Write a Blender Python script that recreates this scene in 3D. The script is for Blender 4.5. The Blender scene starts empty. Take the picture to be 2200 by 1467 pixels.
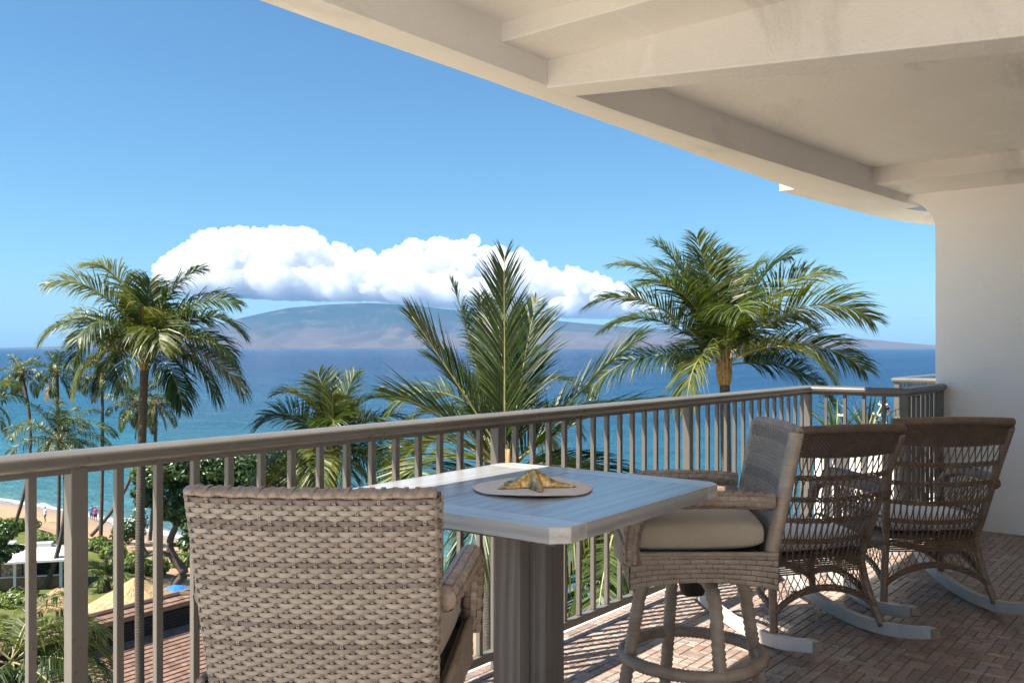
import bpy, bmesh, math, random
import numpy as np
from mathutils import Vector, Matrix, Euler, noise as mnoise

R = math.radians
scene = bpy.context.scene
COL = scene.collection

# ------------------------------------------------------------------ camera, sky, sun, exposure
EYE = Vector((0.0, 0.0, 1.34))
FPX = 1930.0                                  # focal length in pixels of the 2200 px wide photograph
YAW = R(39.1)                                 # view direction measured from the railing direction (+X)
FWD = Vector((math.cos(YAW), math.sin(YAW), 0)); RGT = Vector((math.sin(YAW), -math.cos(YAW), 0))
cam_d = bpy.data.cameras.new('camera'); cam = bpy.data.objects.new('camera', cam_d); COL.objects.link(cam)
cam_d.sensor_width = 36.0; cam_d.lens = 36.0 * FPX / 2200.0
cam_d.shift_y = 12.5 / 2200.0
cam_d.clip_start = 0.05; cam_d.clip_end = 120000.0
cam.location = EYE; cam.rotation_euler = (R(90), 0, YAW - R(90))
scene.camera = cam

SUN = Vector((-0.595, 0.31, 1.0)).normalized()
world = bpy.data.worlds.new('World'); scene.world = world; world.use_nodes = True
wn = world.node_tree.nodes; wl = world.node_tree.links
bg = wn['Background']
sky = wn.new('ShaderNodeTexSky'); sky.sky_type = 'NISHITA'; sky.sun_disc = False
sky.sun_elevation = math.asin(SUN.z); sky.sun_rotation = math.atan2(SUN.x, SUN.y)
sky.altitude = 0; sky.air_density = 1.0; sky.dust_density = 0.8; sky.ozone_density = 4.5
tint = wn.new('ShaderNodeMix'); tint.data_type = 'RGBA'; tint.blend_type = 'MULTIPLY'; tint.inputs[0].default_value = 1.0
tint.inputs[7].default_value = (0.67, 0.96, 1.04, 1)      # clear tropical air: a touch less red than the model sky
wl.new(sky.outputs[0], tint.inputs[6]); wl.new(tint.outputs[2], bg.inputs[0]); bg.inputs[1].default_value = 0.0515
sl = bpy.data.lights.new('sun', 'SUN'); sl.energy = 4.6; sl.angle = R(0.55); sl.color = (1.0, 0.94, 0.84)
sun = bpy.data.objects.new('sun', sl); COL.objects.link(sun)
sun.location = (-6, 3, 12); sun.rotation_euler = SUN.to_track_quat('Z', 'Y').to_euler()
vs = scene.view_settings
vs.view_transform = 'Standard'; vs.look = 'None'; vs.exposure = 1.62; vs.gamma = 1.0; vs.use_curve_mapping = False
cy = scene.cycles
cy.use_denoising = True; cy.max_bounces = 24; cy.diffuse_bounces = 5; cy.glossy_bounces = 4
cy.transmission_bounces = 4; cy.transparent_max_bounces = 6; cy.volume_bounces = 24
cy.caustics_reflective = False; cy.caustics_refractive = False; cy.sample_clamp_indirect = 6.0

# ------------------------------------------------------------------ placing by view ray
def at(px, py, d):
    """world point seen at photo pixel (px, py) at distance d along the view axis"""
    return EYE + FWD * d + RGT * ((px - 1100) / FPX * d) + Vector((0, 0, (746 - py) / FPX * d))
def at_z(px, py, z):
    return at(px, py, FPX * (EYE.z - z) / (py - 746.0))

# ------------------------------------------------------------------ mesh helpers
class MB:
    def __init__(s): s.v = []; s.f = []
    def add(s, vs, fs):
        o = len(s.v); s.v.extend([tuple(p) for p in vs]); s.f.extend([tuple(i + o for i in f) for f in fs]); return s
    def box(s, x0, x1, y0, y1, z0, z1):
        return s.add([(x0,y0,z0),(x1,y0,z0),(x1,y1,z0),(x0,y1,z0),(x0,y0,z1),(x1,y0,z1),(x1,y1,z1),(x0,y1,z1)],
                     [(0,3,2,1),(4,5,6,7),(0,1,5,4),(1,2,6,5),(2,3,7,6),(3,0,4,7)])
    def prism(s, poly, z0, z1):
        n = len(poly)
        return s.add([(x,y,z0) for x,y in poly] + [(x,y,z1) for x,y in poly],
                     [tuple(range(n-1,-1,-1)), tuple(range(n,2*n))] + [(i,(i+1)%n,n+(i+1)%n,n+i) for i in range(n)])
    def loft(s, rings, closed=True, caps=True):
        n = len(rings[0]); vs = [p for r in rings for p in r]; fs = []
        for k in range(len(rings)-1):
            for i in range(n if closed else n-1):
                a = k*n+i; b = k*n+(i+1)%n; fs.append((a, b, b+n, a+n))
        if caps and closed: fs += [tuple(range(n-1,-1,-1)), tuple(range((len(rings)-1)*n, len(rings)*n))]
        return s.add(vs, fs)
    def tube(s, pts, r, n=8, ry=None, up=(0,0,1), caps=True, closed=False):
        pts = [Vector(p) for p in pts]; m = len(pts); rings = []
        upv = Vector(up)
        for k, p in enumerate(pts):
            if closed: t = pts[(k+1)%m] - pts[k-1]
            else: t = pts[min(k+1,m-1)] - pts[max(k-1,0)]
            t.normalize()
            a = upv.cross(t)
            if a.length < 0.05: a = Vector((1,0.02,0)).cross(t)
            if a.length < 0.05: a = Vector((0,1,0)).cross(t)
            a.normalize(); b = t.cross(a)
            rk = r[k] if hasattr(r,'__len__') else r
            rb = rk if ry is None else (ry[k] if hasattr(ry,'__len__') else ry)
            rings.append([p + a*(math.cos(2*math.pi*i/n)*rk) + b*(math.sin(2*math.pi*i/n)*rb) for i in range(n)])
        if closed: rings.append(rings[0]); caps = False
        return s.loft(rings, True, caps)
    def profile(s, pts, prof):
        """sweep a closed (side, up) profile along a horizontal polyline with mitred corners"""
        pts = [Vector(p) for p in pts]; m = len(pts); rings = []
        for k in range(m):
            d0 = (pts[k]-pts[k-1]).normalized() if k else None
            d1 = (pts[k+1]-pts[k]).normalized() if k < m-1 else None
            if d0 is None: t, sc = d1, 1
            elif d1 is None: t, sc = d0, 1
            else: t = (d0+d1).normalized(); sc = 1/max(0.3, t.dot(d1))
            side = Vector((-t.y, t.x, 0))
            rings.append([pts[k] + side*(a*sc) + Vector((0,0,b)) for a, b in prof])
        return s.loft(rings, True, True)
    def build(s, name, mat, parent=None, smooth=False, bevel=0, seg=2, merge=False):
        me = bpy.data.meshes.new(name); me.from_pydata(s.v, [], s.f); me.update()
        if bevel or merge:
            bm = bmesh.new(); bm.from_mesh(me)
            if merge: bmesh.ops.remove_doubles(bm, verts=bm.verts, dist=1e-5)
            if bevel:
                ed = [e for e in bm.edges if len(e.link_faces)==2 and e.calc_face_angle(0) > 0.5]
                bmesh.ops.bevel(bm, geom=ed, offset=bevel, segments=seg, affect='EDGES', profile=0.6)
            bm.normal_update(); bm.to_mesh(me); bm.free()
        if smooth: me.polygons.foreach_set('use_smooth', [True]*len(me.polygons))
        o = bpy.data.objects.new(name, me); COL.objects.link(o)
        if mat is not None: me.materials.append(mat)
        if parent is not None: o.parent = parent
        return o
def sharp_by_angle(o, ang=35):
    """smooth shading, but edges sharper than the angle stay hard"""
    me = o.data; bm = bmesh.new(); bm.from_mesh(me)
    for f in bm.faces: f.smooth = True
    for e in bm.edges: e.smooth = not (len(e.link_faces)==2 and e.calc_face_angle(0) > R(ang))
    bm.to_mesh(me); bm.free(); return o
def empty(name, loc=(0,0,0), rz=0.0):
    o = bpy.data.objects.new(name, None); COL.objects.link(o); o.location = loc; o.rotation_euler = (0,0,rz)
    o.empty_display_size = 0.1; return o
def tag(o, label=None, cat=None, group=None, kind=None):
    if label: o['label'] = label
    if cat: o['category'] = cat
    if group: o['group'] = group
    if kind: o['kind'] = kind
    return o
def inst(src, name, parent=None, loc=None, rot=None):
    o = src.copy(); o.name = name; COL.objects.link(o)
    if parent is not None: o.parent = parent
    if loc is not None: o.location = loc
    if rot is not None: o.rotation_euler = rot
    return o

# ------------------------------------------------------------------ materials
def new_mat(name):
    m = bpy.data.materials.new(name); m.use_nodes = True
    nt = m.node_tree; b = nt.nodes['Principled BSDF']
    return m, nt, b
def N(nt, typ, **kw):
    n = nt.nodes.new(typ)
    for k, v in kw.items(): setattr(n, k, v)
    return n
def ramp(nt, fac, stops):
    r = nt.nodes.new('ShaderNodeValToRGB'); e = r.color_ramp.elements
    while len(e) < len(stops): e.new(0.5)
    for i, (p, c) in enumerate(stops):
        e[i].position = p; e[i].color = (c[0], c[1], c[2], 1)
    nt.links.new(fac, r.inputs[0]); return r.outputs[0]
def noise_tex(nt, vec, scale=5, detail=4, rough=0.55, dist=0.0):
    n = nt.nodes.new('ShaderNodeTexNoise'); n.inputs['Scale'].default_value = scale
    n.inputs['Detail'].default_value = detail; n.inputs['Roughness'].default_value = rough
    n.inputs['Distortion'].default_value = dist
    if vec is not None: nt.links.new(vec, n.inputs['Vector'])
    return n.outputs[0]
def mapping(nt, scale=(1,1,1), coord='Object', rot=(0,0,0)):
    tc = nt.nodes.new('ShaderNodeTexCoord'); mp = nt.nodes.new('ShaderNodeMapping')
    mp.inputs['Scale'].default_value = scale; mp.inputs['Rotation'].default_value = rot
    nt.links.new(tc.outputs[coord], mp.inputs[0]); return mp.outputs[0]
def world_pos(nt, scale=(1,1,1)):
    g = nt.nodes.new('ShaderNodeNewGeometry'); mp = nt.nodes.new('ShaderNodeMapping')
    mp.inputs['Scale'].default_value = scale
    nt.links.new(g.outputs['Position'], mp.inputs[0]); return mp.outputs[0]
def bump(nt, b, h, strength=0.3, dist=0.01):
    bp = nt.nodes.new('ShaderNodeBump'); bp.inputs['Strength'].default_value = strength
    bp.inputs['Distance'].default_value = dist
    nt.links.new(h, bp.inputs['Height']); nt.links.new(bp.outputs[0], b.inputs['Normal']); return bp
def math_n(nt, op, a, b=None, c=None, clamp=False):
    n = nt.nodes.new('ShaderNodeMath'); n.operation = op; n.use_clamp = clamp
    for i, x in enumerate((a, b, c)):
        if x is None: continue
        if isinstance(x, (int, float)): n.inputs[i].default_value = x
        else: nt.links.new(x, n.inputs[i])
    return n.outputs[0]
def mixc(nt, fac, a, b, blend='MIX'):
    n = nt.nodes.new('ShaderNodeMix'); n.data_type = 'RGBA'; n.blend_type = blend
    for idx, x in ((0, fac), (6, a), (7, b)):
        if isinstance(x, (int, float)): n.inputs[idx].default_value = x
        elif isinstance(x, tuple): n.inputs[idx].default_value = (x[0], x[1], x[2], 1)
        else: nt.links.new(x, n.inputs[idx])
    return n.outputs[2]
def simple(name, col, rough=0.6, var=0.15, scale=6.0, bmp=0.15, bscale=60.0, bdist=0.004, metal=0.0, spec=0.5, vec_scale=(1,1,1)):
    m, nt, b = new_mat(name)
    v = mapping(nt, vec_scale)
    n = noise_tex(nt, v, scale, 5)
    c = ramp(nt, n, [(0.3, tuple(x*(1-var) for x in col)), (0.7, tuple(min(1, x*(1+var)) for x in col))])
    nt.links.new(c, b.inputs['Base Color'])
    b.inputs['Roughness'].default_value = rough; b.inputs['Metallic'].default_value = metal
    b.inputs['Specular IOR Level'].default_value = spec
    if bmp:
        bump(nt, b, noise_tex(nt, v, bscale, 3), bmp, bdist)
    return m
# ================================================================== the balcony: slab, tiles, ceiling, wall
def stucco_mat(name, col, stains=False):
    m, nt, b = new_mat(name)
    v = world_pos(nt)
    n = noise_tex(nt, v, 1.3, 5, 0.6)
    c = ramp(nt, n, [(0.25, tuple(x*0.93 for x in col)), (0.75, tuple(min(1, x*1.04) for x in col))])
    if stains:
        s = noise_tex(nt, world_pos(nt, (0.55, 1.6, 1)), 1.35, 6, 0.62, 0.6)
        f = ramp(nt, s, [(0.56, (0,0,0)), (0.70, (1,1,1))])
        c = mixc(nt, math_n(nt, 'MULTIPLY', f, 0.6), c, (col[0]*0.60, col[1]*0.60, col[2]*0.58))
        w = noise_tex(nt, world_pos(nt, (0.6, 1.9, 1.3)), 1.9, 5, 0.6, 0.8)
        f2 = ramp(nt, w, [(0.60, (0,0,0)), (0.74, (1,1,1))])
        c = mixc(nt, math_n(nt, 'MULTIPLY', f2, 0.5), c, (0.86, 0.85, 0.83))
    nt.links.new(c, b.inputs['Base Color']); b.inputs['Roughness'].default_value = 0.85
    b.inputs['Specular IOR Level'].default_value = 0.25
    a = noise_tex(nt, v, 95, 4, 0.6); a2 = noise_tex(nt, v, 28, 3, 0.5)
    bump(nt, b, math_n(nt, 'ADD', a, math_n(nt, 'MULTIPLY', a2, 0.8)), 0.5, 0.005)
    return m
M_CEIL = stucco_mat('cream_stucco_ceiling', (0.73, 0.70, 0.66), True)
M_WALL = stucco_mat('pale_stucco_wall', (0.88, 0.85, 0.82))
M_WHITE = stucco_mat('white_stucco', (0.86, 0.84, 0.80))

# floor slab and tiles ------------------------------------------------------------
m, nt, b = new_mat('tile_grout')
nt.links.new(ramp(nt, noise_tex(nt, world_pos(nt), 9, 4), [(0.3, (0.48,0.31,0.19)), (0.7, (0.58,0.40,0.27))]), b.inputs['Base Color'])
b.inputs['Roughness'].default_value = 0.9
M_GROUT = m
m, nt, b = new_mat('slate_tile')
g = N(nt, 'ShaderNodeNewGeometry'); oi = N(nt, 'ShaderNodeObjectInfo')
rnd = math_n(nt, 'FRACT', math_n(nt, 'ADD', math_n(nt, 'MULTIPLY', g.outputs['Random Per Island'], 7.31), math_n(nt, 'MULTIPLY', oi.outputs['Random'], 3.77)))
base = ramp(nt, rnd, [(0.0, (0.215,0.145,0.110)), (0.16, (0.315,0.248,0.200)), (0.32, (0.255,0.165,0.125)), (0.48, (0.245,0.222,0.208)), (0.64, (0.35,0.280,0.225)), (0.80, (0.195,0.152,0.128)), (1.0, (0.32,0.228,0.180))])
wv = world_pos(nt)
mott = ramp(nt, noise_tex(nt, wv, 38, 5, 0.65), [(0.3, (0.62,0.62,0.64)), (0.7, (1.35,1.3,1.25))])
col = mixc(nt, 1.0, base, mott, 'MULTIPLY')
nt.links.new(col, b.inputs['Base Color'])
b.inputs['Roughness'].default_value = 0.42; b.inputs['Specular IOR Level'].default_value = 0.45
bump(nt, b, noise_tex(nt, wv, 70, 4), 0.25, 0.003)
M_TILE = m

XW = 7.25          # face of the end wall
slab_poly = [(-4.0,-2.2),(7.6,-2.2),(7.6,2.47),(-4.0,2.47)]
floor_o = MB().prism(slab_poly, -0.22, -0.004).build('floor', M_GROUT, bevel=0.006); tag(floor_o, kind='structure')
MB().box(-3.0, 6.5, 2.4715, 2.492, -0.20, 0.002).build('slab_edge_trim', M_WHITE, floor_o)
M_BOUNCE = simple('pale_bounce_floor', (0.70,0.66,0.60), 0.8, 0.08, 1.2, 0.2, 30.0)
MB().box(-4.0, 0.55, -1.9, 2.30, -0.0035, 0.004).build('bounce_floor', M_BOUNCE, floor_o)  # unseen pale floor, added to bounce sun onto stool and ceiling
tag(MB().box(-0.3, XW, -2.15, -1.91, 0.0, 2.62).build('back_wall', M_WALL), kind='structure')  # unseen apartment wall, added to block sky light from behind
def tile_mesh(a, b_):
    g_ = 0.0046; c = 0.0016; h = 0.0042
    x, y = a/2-g_/2, b_/2-g_/2
    v = [(-x,-y,-0.004),(x,-y,-0.004),(x,y,-0.004),(-x,y,-0.004)]
    v += [(-x,-y,h-c-0.004),(x,-y,h-c-0.004),(x,y,h-c-0.004),(-x,y,h-c-0.004)]
    v += [(-x+c,-y+c,h-0.004),(x-c,-y+c,h-0.004),(x-c,y-c,h-0.004),(-x+c,y-c,h-0.004)]
    f = [(i,(i+1)%4,4+(i+1)%4,4+i) for i in range(4)] + [(4+i,4+(i+1)%4,8+(i+1)%4,8+i) for i in range(4)] + [(8,9,10,11)]
    return v, f
U = 0.047
rng = random.Random(4)
nx, ny = int((XW-0.56)/U), int((2.465+1.9)/U)
x0t, y0t = XW - nx*U, 2.465 - ny*U
occ = np.zeros((nx, ny), bool); tiles = []
shapes = [((2,1),0.40),((1,1),0.22),((2,2),0.14),((3,1),0.10),((1,2),0.14)]
for j in range(ny-1, -1, -1):
    for i in range(nx):
        if occ[i,j]: continue
        order = sorted(shapes, key=lambda s: -rng.random()**(1/s[1]))
        for (a,b_), _ in order + [((1,1),1)]:
            if i+a <= nx and j-b_+1 >= 0 and not occ[i:i+a, j-b_+1:j+1].any():
                occ[i:i+a, j-b_+1:j+1] = True
                tiles.append((x0t+(i+a/2)*U, y0t+(j+1-b_/2)*U, a, b_)); break
def seen_px(x, y, a, b_):
    d = x*FWD.x + y*FWD.y
    if d < 1.0: return 0
    px = 1100 + FPX*(x*RGT.x+y*RGT.y)/d; py = 746 + FPX*EYE.z/d
    if not (1080 < px < 2205 and py < 1475): return 0
    if px < 1330 and py > 1300 and px < 1225: return 0
    return a*b_/d**3
tiles.sort(key=lambda t: -seen_px(*t))
tmesh = {}
tm = MB()
for k, (x, y, a, b_) in enumerate(tiles):
    if k < 300:
        if (a,b_) not in tmesh:
            v, f = tile_mesh(a*U, b_*U); me = bpy.data.meshes.new('tile'); me.from_pydata(v, [], f); me.materials.append(M_TILE); tmesh[(a,b_)] = me
        o = bpy.data.objects.new('tile', tmesh[(a,b_)]); COL.objects.link(o); o.parent = floor_o
        o.location = (x, y, 0.004 + rng.uniform(-0.0004, 0.0004))
    else:
        v, f = tile_mesh(a*U, b_*U); dz = 0.004 + rng.uniform(-0.0004,0.0004)
        tm.add([(p[0]+x, p[1]+y, p[2]+dz) for p in v], f)
tag(tm.build('tile_field', M_TILE, floor_o), kind='stuff')

# ceiling: slab, fascia beam, stepped and haunched cross beams ---------------------
ceil_o = MB().prism([(-0.3,-1.9),(7.6,-1.9),(7.6,2.30),(-0.3,2.30)], 2.62, 2.95).build('ceiling', M_CEIL); tag(ceil_o, kind='structure')  # unseen left end cut short so sun reaches the floor there
inner = [(-0.3,2.27),(3.2,2.27),(3.6,2.262),(4.2,2.235),(5.0,2.18),(5.8,2.115),(6.6,2.05),(7.5,1.97)]
prng = random.Random(2)
outer = [(-0.3 + i*0.15, 2.424 + prng.uniform(-0.0035, 0.0035)) for i in range(0, 43)] + [(6.25, 2.424)]
fm = MB().prism([p for p in inner][::1] + [(7.5, 2.424)] + outer[::-1], 2.44, 3.1)
sharp_by_angle(fm.build('fascia_beam', M_CEIL, ceil_o, bevel=0.008), 30)
MB().box(2.73, 3.032, -1.9, 2.275, 2.546, 2.625).build('stepped_beam', M_CEIL, ceil_o, bevel=0.006)
hb = MB()
y0, y1 = 2.275, -1.9
zb = lambda y: 2.432 - 0.095*(2.275 - y)
hb.add([(3.03,y0,zb(y0)),(3.03,y1,zb(y1)),(3.205,y1,zb(y1)),(3.205,y0,zb(y0)),(3.03,y0,2.63),(3.03,y1,2.63),(3.205,y1,2.63),(3.205,y0,2.63)],
       [(0,3,2,1),(4,5,6,7),(0,1,5,4),(1,2,6,5),(2,3,7,6),(3,0,4,7)])
hb.build('haunched_beam', M_CEIL, ceil_o, bevel=0.007)
MB().box(6.62, XW+0.02, -1.9, 2.08, 2.505, 2.63).build('wall_beam', M_CEIL, ceil_o, bevel=0.006)
MB().prism([(6.17,2.30),(7.30,2.20),(8.80,1.70),(8.95,2.13),(8.45,2.30),(7.90,2.415),(6.17,2.56)], 2.452, 2.53).build('outer_ledge', M_CEIL, ceil_o, bevel=0.004)

# end wall with the corbel that swells out to the fascia
prof = [(-2.1,-0.2),(1.79,-0.2),(1.79,2.22)]
for k in range(0, 11):
    t = k/10*math.pi/2
    prof.append((1.79 + 0.40*(1-math.cos(t)), 2.22 + 0.30*math.sin(t)))
prof += [(2.19,2.56),(-2.1,2.56)]
n_ = len(prof); wv_ = [(XW, y, z) for y, z in prof] + [(XW+0.28, y, z) for y, z in prof]
wall_o = MB().add(wv_, [tuple(range(n_-1,-1,-1)), tuple(range(n_, 2*n_))] + [(i,(i+1)%n_,n_+(i+1)%n_,n_+i) for i in range(n_)]).build('wall', M_WALL, bevel=0.01)
sharp_by_angle(wall_o, 30)
tag(wall_o, 'pale stucco end wall at the right edge of the balcony', 'wall')

# ------------------------------------------------------------------ railing
m, nt, b = new_mat('taupe_painted_aluminium')
n1 = noise_tex(nt, world_pos(nt, (1.5,1.5,1.5)), 3.0, 5, 0.6)
c = ramp(nt, n1, [(0.3, (0.108,0.098,0.085)), (0.7, (0.128,0.116,0.101))])
sp = noise_tex(nt, world_pos(nt, (5,8,8)), 9, 6, 0.7)
c = mixc(nt, math_n(nt, 'MULTIPLY', ramp(nt, sp, [(0.68,(0,0,0)),(0.74,(1,1,1))]), 0.06), c, (0.42,0.38,0.33))
nt.links.new(c, b.inputs['Base Color'])
nt.links.new(ramp(nt, noise_tex(nt, world_pos(nt), 14, 4), [(0.3,(0.26,)*3),(0.7,(0.40,)*3)]), b.inputs['Roughness'])
b.inputs['Specular IOR Level'].default_value = 0.6
M_RAIL = m
RY = 2.40
rail_o = empty('balcony_railing', (0,0,0)); tag(rail_o, 'taupe metal railing with round handrail running along the balcony edge', 'railing')
hp = []
for k in range(20):                       # softly squared oval cap
    t = 2*math.pi*k/20; cx, sx = math.cos(t), math.sin(t)
    hp.append((0.041*math.copysign(abs(cx)**0.75, cx), 1.045 + 0.0245*math.copysign(abs(sx)**0.8, sx)))
def handrail(parent, p0, p1): return sharp_by_angle(MB().profile([p0, p1], hp).build('handrail', M_RAIL, parent), 50)
hr = MB().profile([(-2.6,RY,0),(6.30,RY,0)], hp)
sharp_by_angle(MB().profile([(-2.6,RY,0),(6.30,RY,0),(6.30,1.75,0),(XW+0.001,1.75,0)], hp).build('handrail', M_RAIL, rail_o), 50)
MB().profile([(-2.6,RY,0),(6.30,RY,0),(6.30,1.75,0),(XW+0.001,1.75,0)], [(-0.016,1.008),(0.016,1.008),(0.016,1.0225),(-0.016,1.0225)]).build('handrail_channel', M_RAIL, rail_o)
MB().profile([(-2.6,RY,0),(6.30,RY,0),(6.30,1.75,0),(XW+0.001,1.75,0)], [(-0.0165,0.056),(0.0165,0.056),(0.0165,0.092),(-0.0165,0.092)]).build('bottom_rail', M_RAIL, rail_o, bevel=0.002)
post_src = MB().box(-0.022,0.022,-0.022,0.022,0.0,1.022).build('post', M_RAIL, rail_o, bevel=0.002)
bal_src = MB().box(-0.0105,0.0105,-0.0105,0.0105,0.090,1.010).build('baluster', M_RAIL, rail_o, bevel=0.0012, seg=1)
first = {'post': True, 'baluster': True}
def rail_piece(src, kind, x, y, parent=None):
    global first
    if first.get(kind): first[kind] = False; src.location = (x,y,0.003); return src
    o = inst(src, kind, parent or rail_o, (x,y,0.003)); return o
posts = [-0.60, 1.12, 2.86, 4.51, 6.30]
for x in posts: rail_piece(post_src, 'post', x, RY)
rail_piece(post_src, 'post', 6.30, 1.75); rail_piece(post_src, 'post', XW-0.03, 1.75)
brng = random.Random(3)
for a, b_ in zip(posts[:-1], posts[1:]):
    n = round((b_-a)/0.116)
    for k in range(1, n): rail_piece(bal_src, 'baluster', a + (b_-a)*k/n, RY)
for k in range(1, 5): rail_piece(bal_src, 'baluster', 6.30, RY - 0.65*k/5)
for k in range(1, 8): rail_piece(bal_src, 'baluster', 6.30 + 0.92*k/8, 1.75)
# neighbour's railing beyond the wall
nb = empty('neighbour_railing', (0,0,0)); tag(nb, 'short stretch of sunlit taupe railing beyond the end wall', 'railing')
MB().box(8.35, 12.4, 0.0, 2.47, -0.22, 0.0).build('balcony_slab', M_WHITE, nb)
sharp_by_angle(MB().profile([(8.5,0.9,0),(8.5,2.42,0),(12.4,2.42,0)], hp).build('handrail', M_RAIL, nb), 50)
MB().profile([(8.5,0.9,0),(8.5,2.42,0),(12.4,2.42,0)], [(-0.0165,0.056),(0.0165,0.056),(0.0165,0.092),(-0.0165,0.092)]).build('bottom_rail', M_RAIL, nb)
for x in (8.5, 10.2, 11.9): inst(post_src, 'post', nb, (x,2.42,0.0))
for k in range(1, 30):
    x = 8.5 + k*0.116
    if abs(x-10.2) > 0.03: inst(bal_src, 'baluster', nb, (x,2.42,0.0))
for k in range(1, 13): inst(bal_src, 'baluster', nb, (8.5,2.42-k*0.116,0.0))

# ------------------------------------------------------------------ table
def wood_mat(name, c0, c1, c2, axis='x', rough=0.32, spec=0.5, seed=0.0, coat=0.0):
    m, nt, b = new_mat(name)
    oi = N(nt, 'ShaderNodeObjectInfo')
    tc = N(nt, 'ShaderNodeTexCoord'); off = N(nt, 'ShaderNodeVectorMath', operation='ADD')
    cmb = N(nt, 'ShaderNodeCombineXYZ')
    r_ = math_n(nt, 'MULTIPLY', oi.outputs['Random'], 9.0)
    for i in range(3): nt.links.new(r_, cmb.inputs[i])
    nt.links.new(tc.outputs['Object'], off.inputs[0]); nt.links.new(cmb.outputs[0], off.inputs[1])
    mp = N(nt, 'ShaderNodeMapping')
    mp.inputs['Scale'].default_value = {'x': (1.3,30,30), 'y': (30,1.3,30), 'z': (34,34,0.9)}[axis]
    nt.links.new(off.outputs[0], mp.inputs[0])
    n1 = noise_tex(nt, mp.outputs[0], 1.8, 6, 0.65, 0.35)
    n2 = noise_tex(nt, mp.outputs[0], 11.0, 4, 0.6, 0.4)
    wv = N(nt, 'ShaderNodeTexWave'); wv.wave_type = 'RINGS'; wv.inputs['Scale'].default_value = 1.1
    wv.inputs['Distortion'].default_value = 4.0; wv.inputs['Detail'].default_value = 3; wv.inputs['Detail Scale'].default_value = 1.6
    mp2 = N(nt, 'ShaderNodeMapping'); mp2.inputs['Scale'].default_value = {'x': (0.9,9,9), 'y': (9,0.9,9), 'z': (9,9,0.7)}[axis]
    nt.links.new(off.outputs[0], mp2.inputs[0]); nt.links.new(mp2.outputs[0], wv.inputs[0])
    f = math_n(nt, 'ADD', math_n(nt, 'MULTIPLY', n1, 0.62), math_n(nt, 'ADD', math_n(nt, 'MULTIPLY', n2, 0.25), math_n(nt, 'MULTIPLY', wv.outputs['Fac'], 0.20)))
    c = ramp(nt, f, [(0.24, c0), (0.5, c1), (0.80, c2)])
    nt.links.new(c, b.inputs['Base Color']); b.inputs['Roughness'].default_value = rough
    b.inputs['Specular IOR Level'].default_value = spec
    if coat:
        b.inputs['Coat Weight'].default_value = coat; b.inputs['Coat Roughness'].default_value = 0.18
    bump(nt, b, f, 0.12, 0.001)
    return m
M_WTOPX = wood_mat('weathered_grey_wood', (0.21,0.208,0.206), (0.31,0.305,0.30), (0.43,0.425,0.415), 'x', 0.30, 0.6, coat=0.6)
M_WTOPY = wood_mat('weathered_grey_wood_cross', (0.25,0.24,0.23), (0.41,0.395,0.378), (0.56,0.545,0.525), 'y', 0.30, 0.6, coat=0.6)
M_WLEG = wood_mat('grey_brown_wood', (0.100,0.086,0.077), (0.165,0.145,0.130), (0.26,0.235,0.215), 'z', 0.5, 0.4)
TX0, TX1, TY0, TY1, TZ = 1.705, 2.625, 1.265, 2.125, 0.91
tc_ = (0.5*(TX0+TX1), 0.5*(TY0+TY1))
table = empty('dining_table', (tc_[0], tc_[1], 0.0), R(2.4)); tag(table, 'square grey weathered wood pedestal table with clipped corners', 'table')
hx, hy = (TX1-TX0)/2, (TY1-TY0)/2
ew, ch, th = 0.105, 0.038, 0.041
gap = 0.0004
for s in (-1, 1):
    xs = sorted((s*hx, s*(hx-ew)))
    if s < 0: poly = [(xs[0]+ch,-hy),(xs[1],-hy),(xs[1],hy),(xs[0]+ch,hy),(xs[0],hy-ch),(xs[0],-hy+ch)]
    else: poly = [(xs[0],-hy),(xs[1]-ch,-hy),(xs[1],-hy+ch),(xs[1],hy-ch),(xs[1]-ch,hy),(xs[0],hy)]
    MB().prism(poly, TZ-th, TZ).build('end_board', M_WTOPY, table, bevel=0.0025)
nbd = 5; xa, xb = -hx+ew+gap, hx-ew-gap
for k in range(nbd):
    ya = -hy + 2*hy*k/nbd + (gap if k else 0); yb = -hy + 2*hy*(k+1)/nbd - (gap if k < nbd-1 else 0)
    MB().box(xa, xb, ya, yb, TZ-th, TZ-0.0004*(k%3)).build('board', M_WTOPX, table, bevel=0.0008, seg=1)
MB().box(-hx+0.10, hx-0.10, -hy+0.09, hy-0.09, TZ-th-0.03, TZ-th-0.0005).build('under_frame', M_WLEG, table)
MB().box(-0.050,0.050,-0.098,0.098,0.03,TZ-th-0.029).build('pedestal_panel', M_WLEG, table, bevel=0.003)
MB().box(-0.098,-0.0505,-0.040,0.040,0.03,TZ-th-0.029).build('pedestal_panel', M_WLEG, table, bevel=0.003)
MB().box(0.0505,0.098,-0.040,0.040,0.03,TZ-th-0.029).build('pedestal_panel', M_WLEG, table, bevel=0.003)
MB().box(-0.24,0.24,-0.24,0.24,0.005,0.03).build('base_plate', M_WLEG, table, bevel=0.004)
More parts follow.
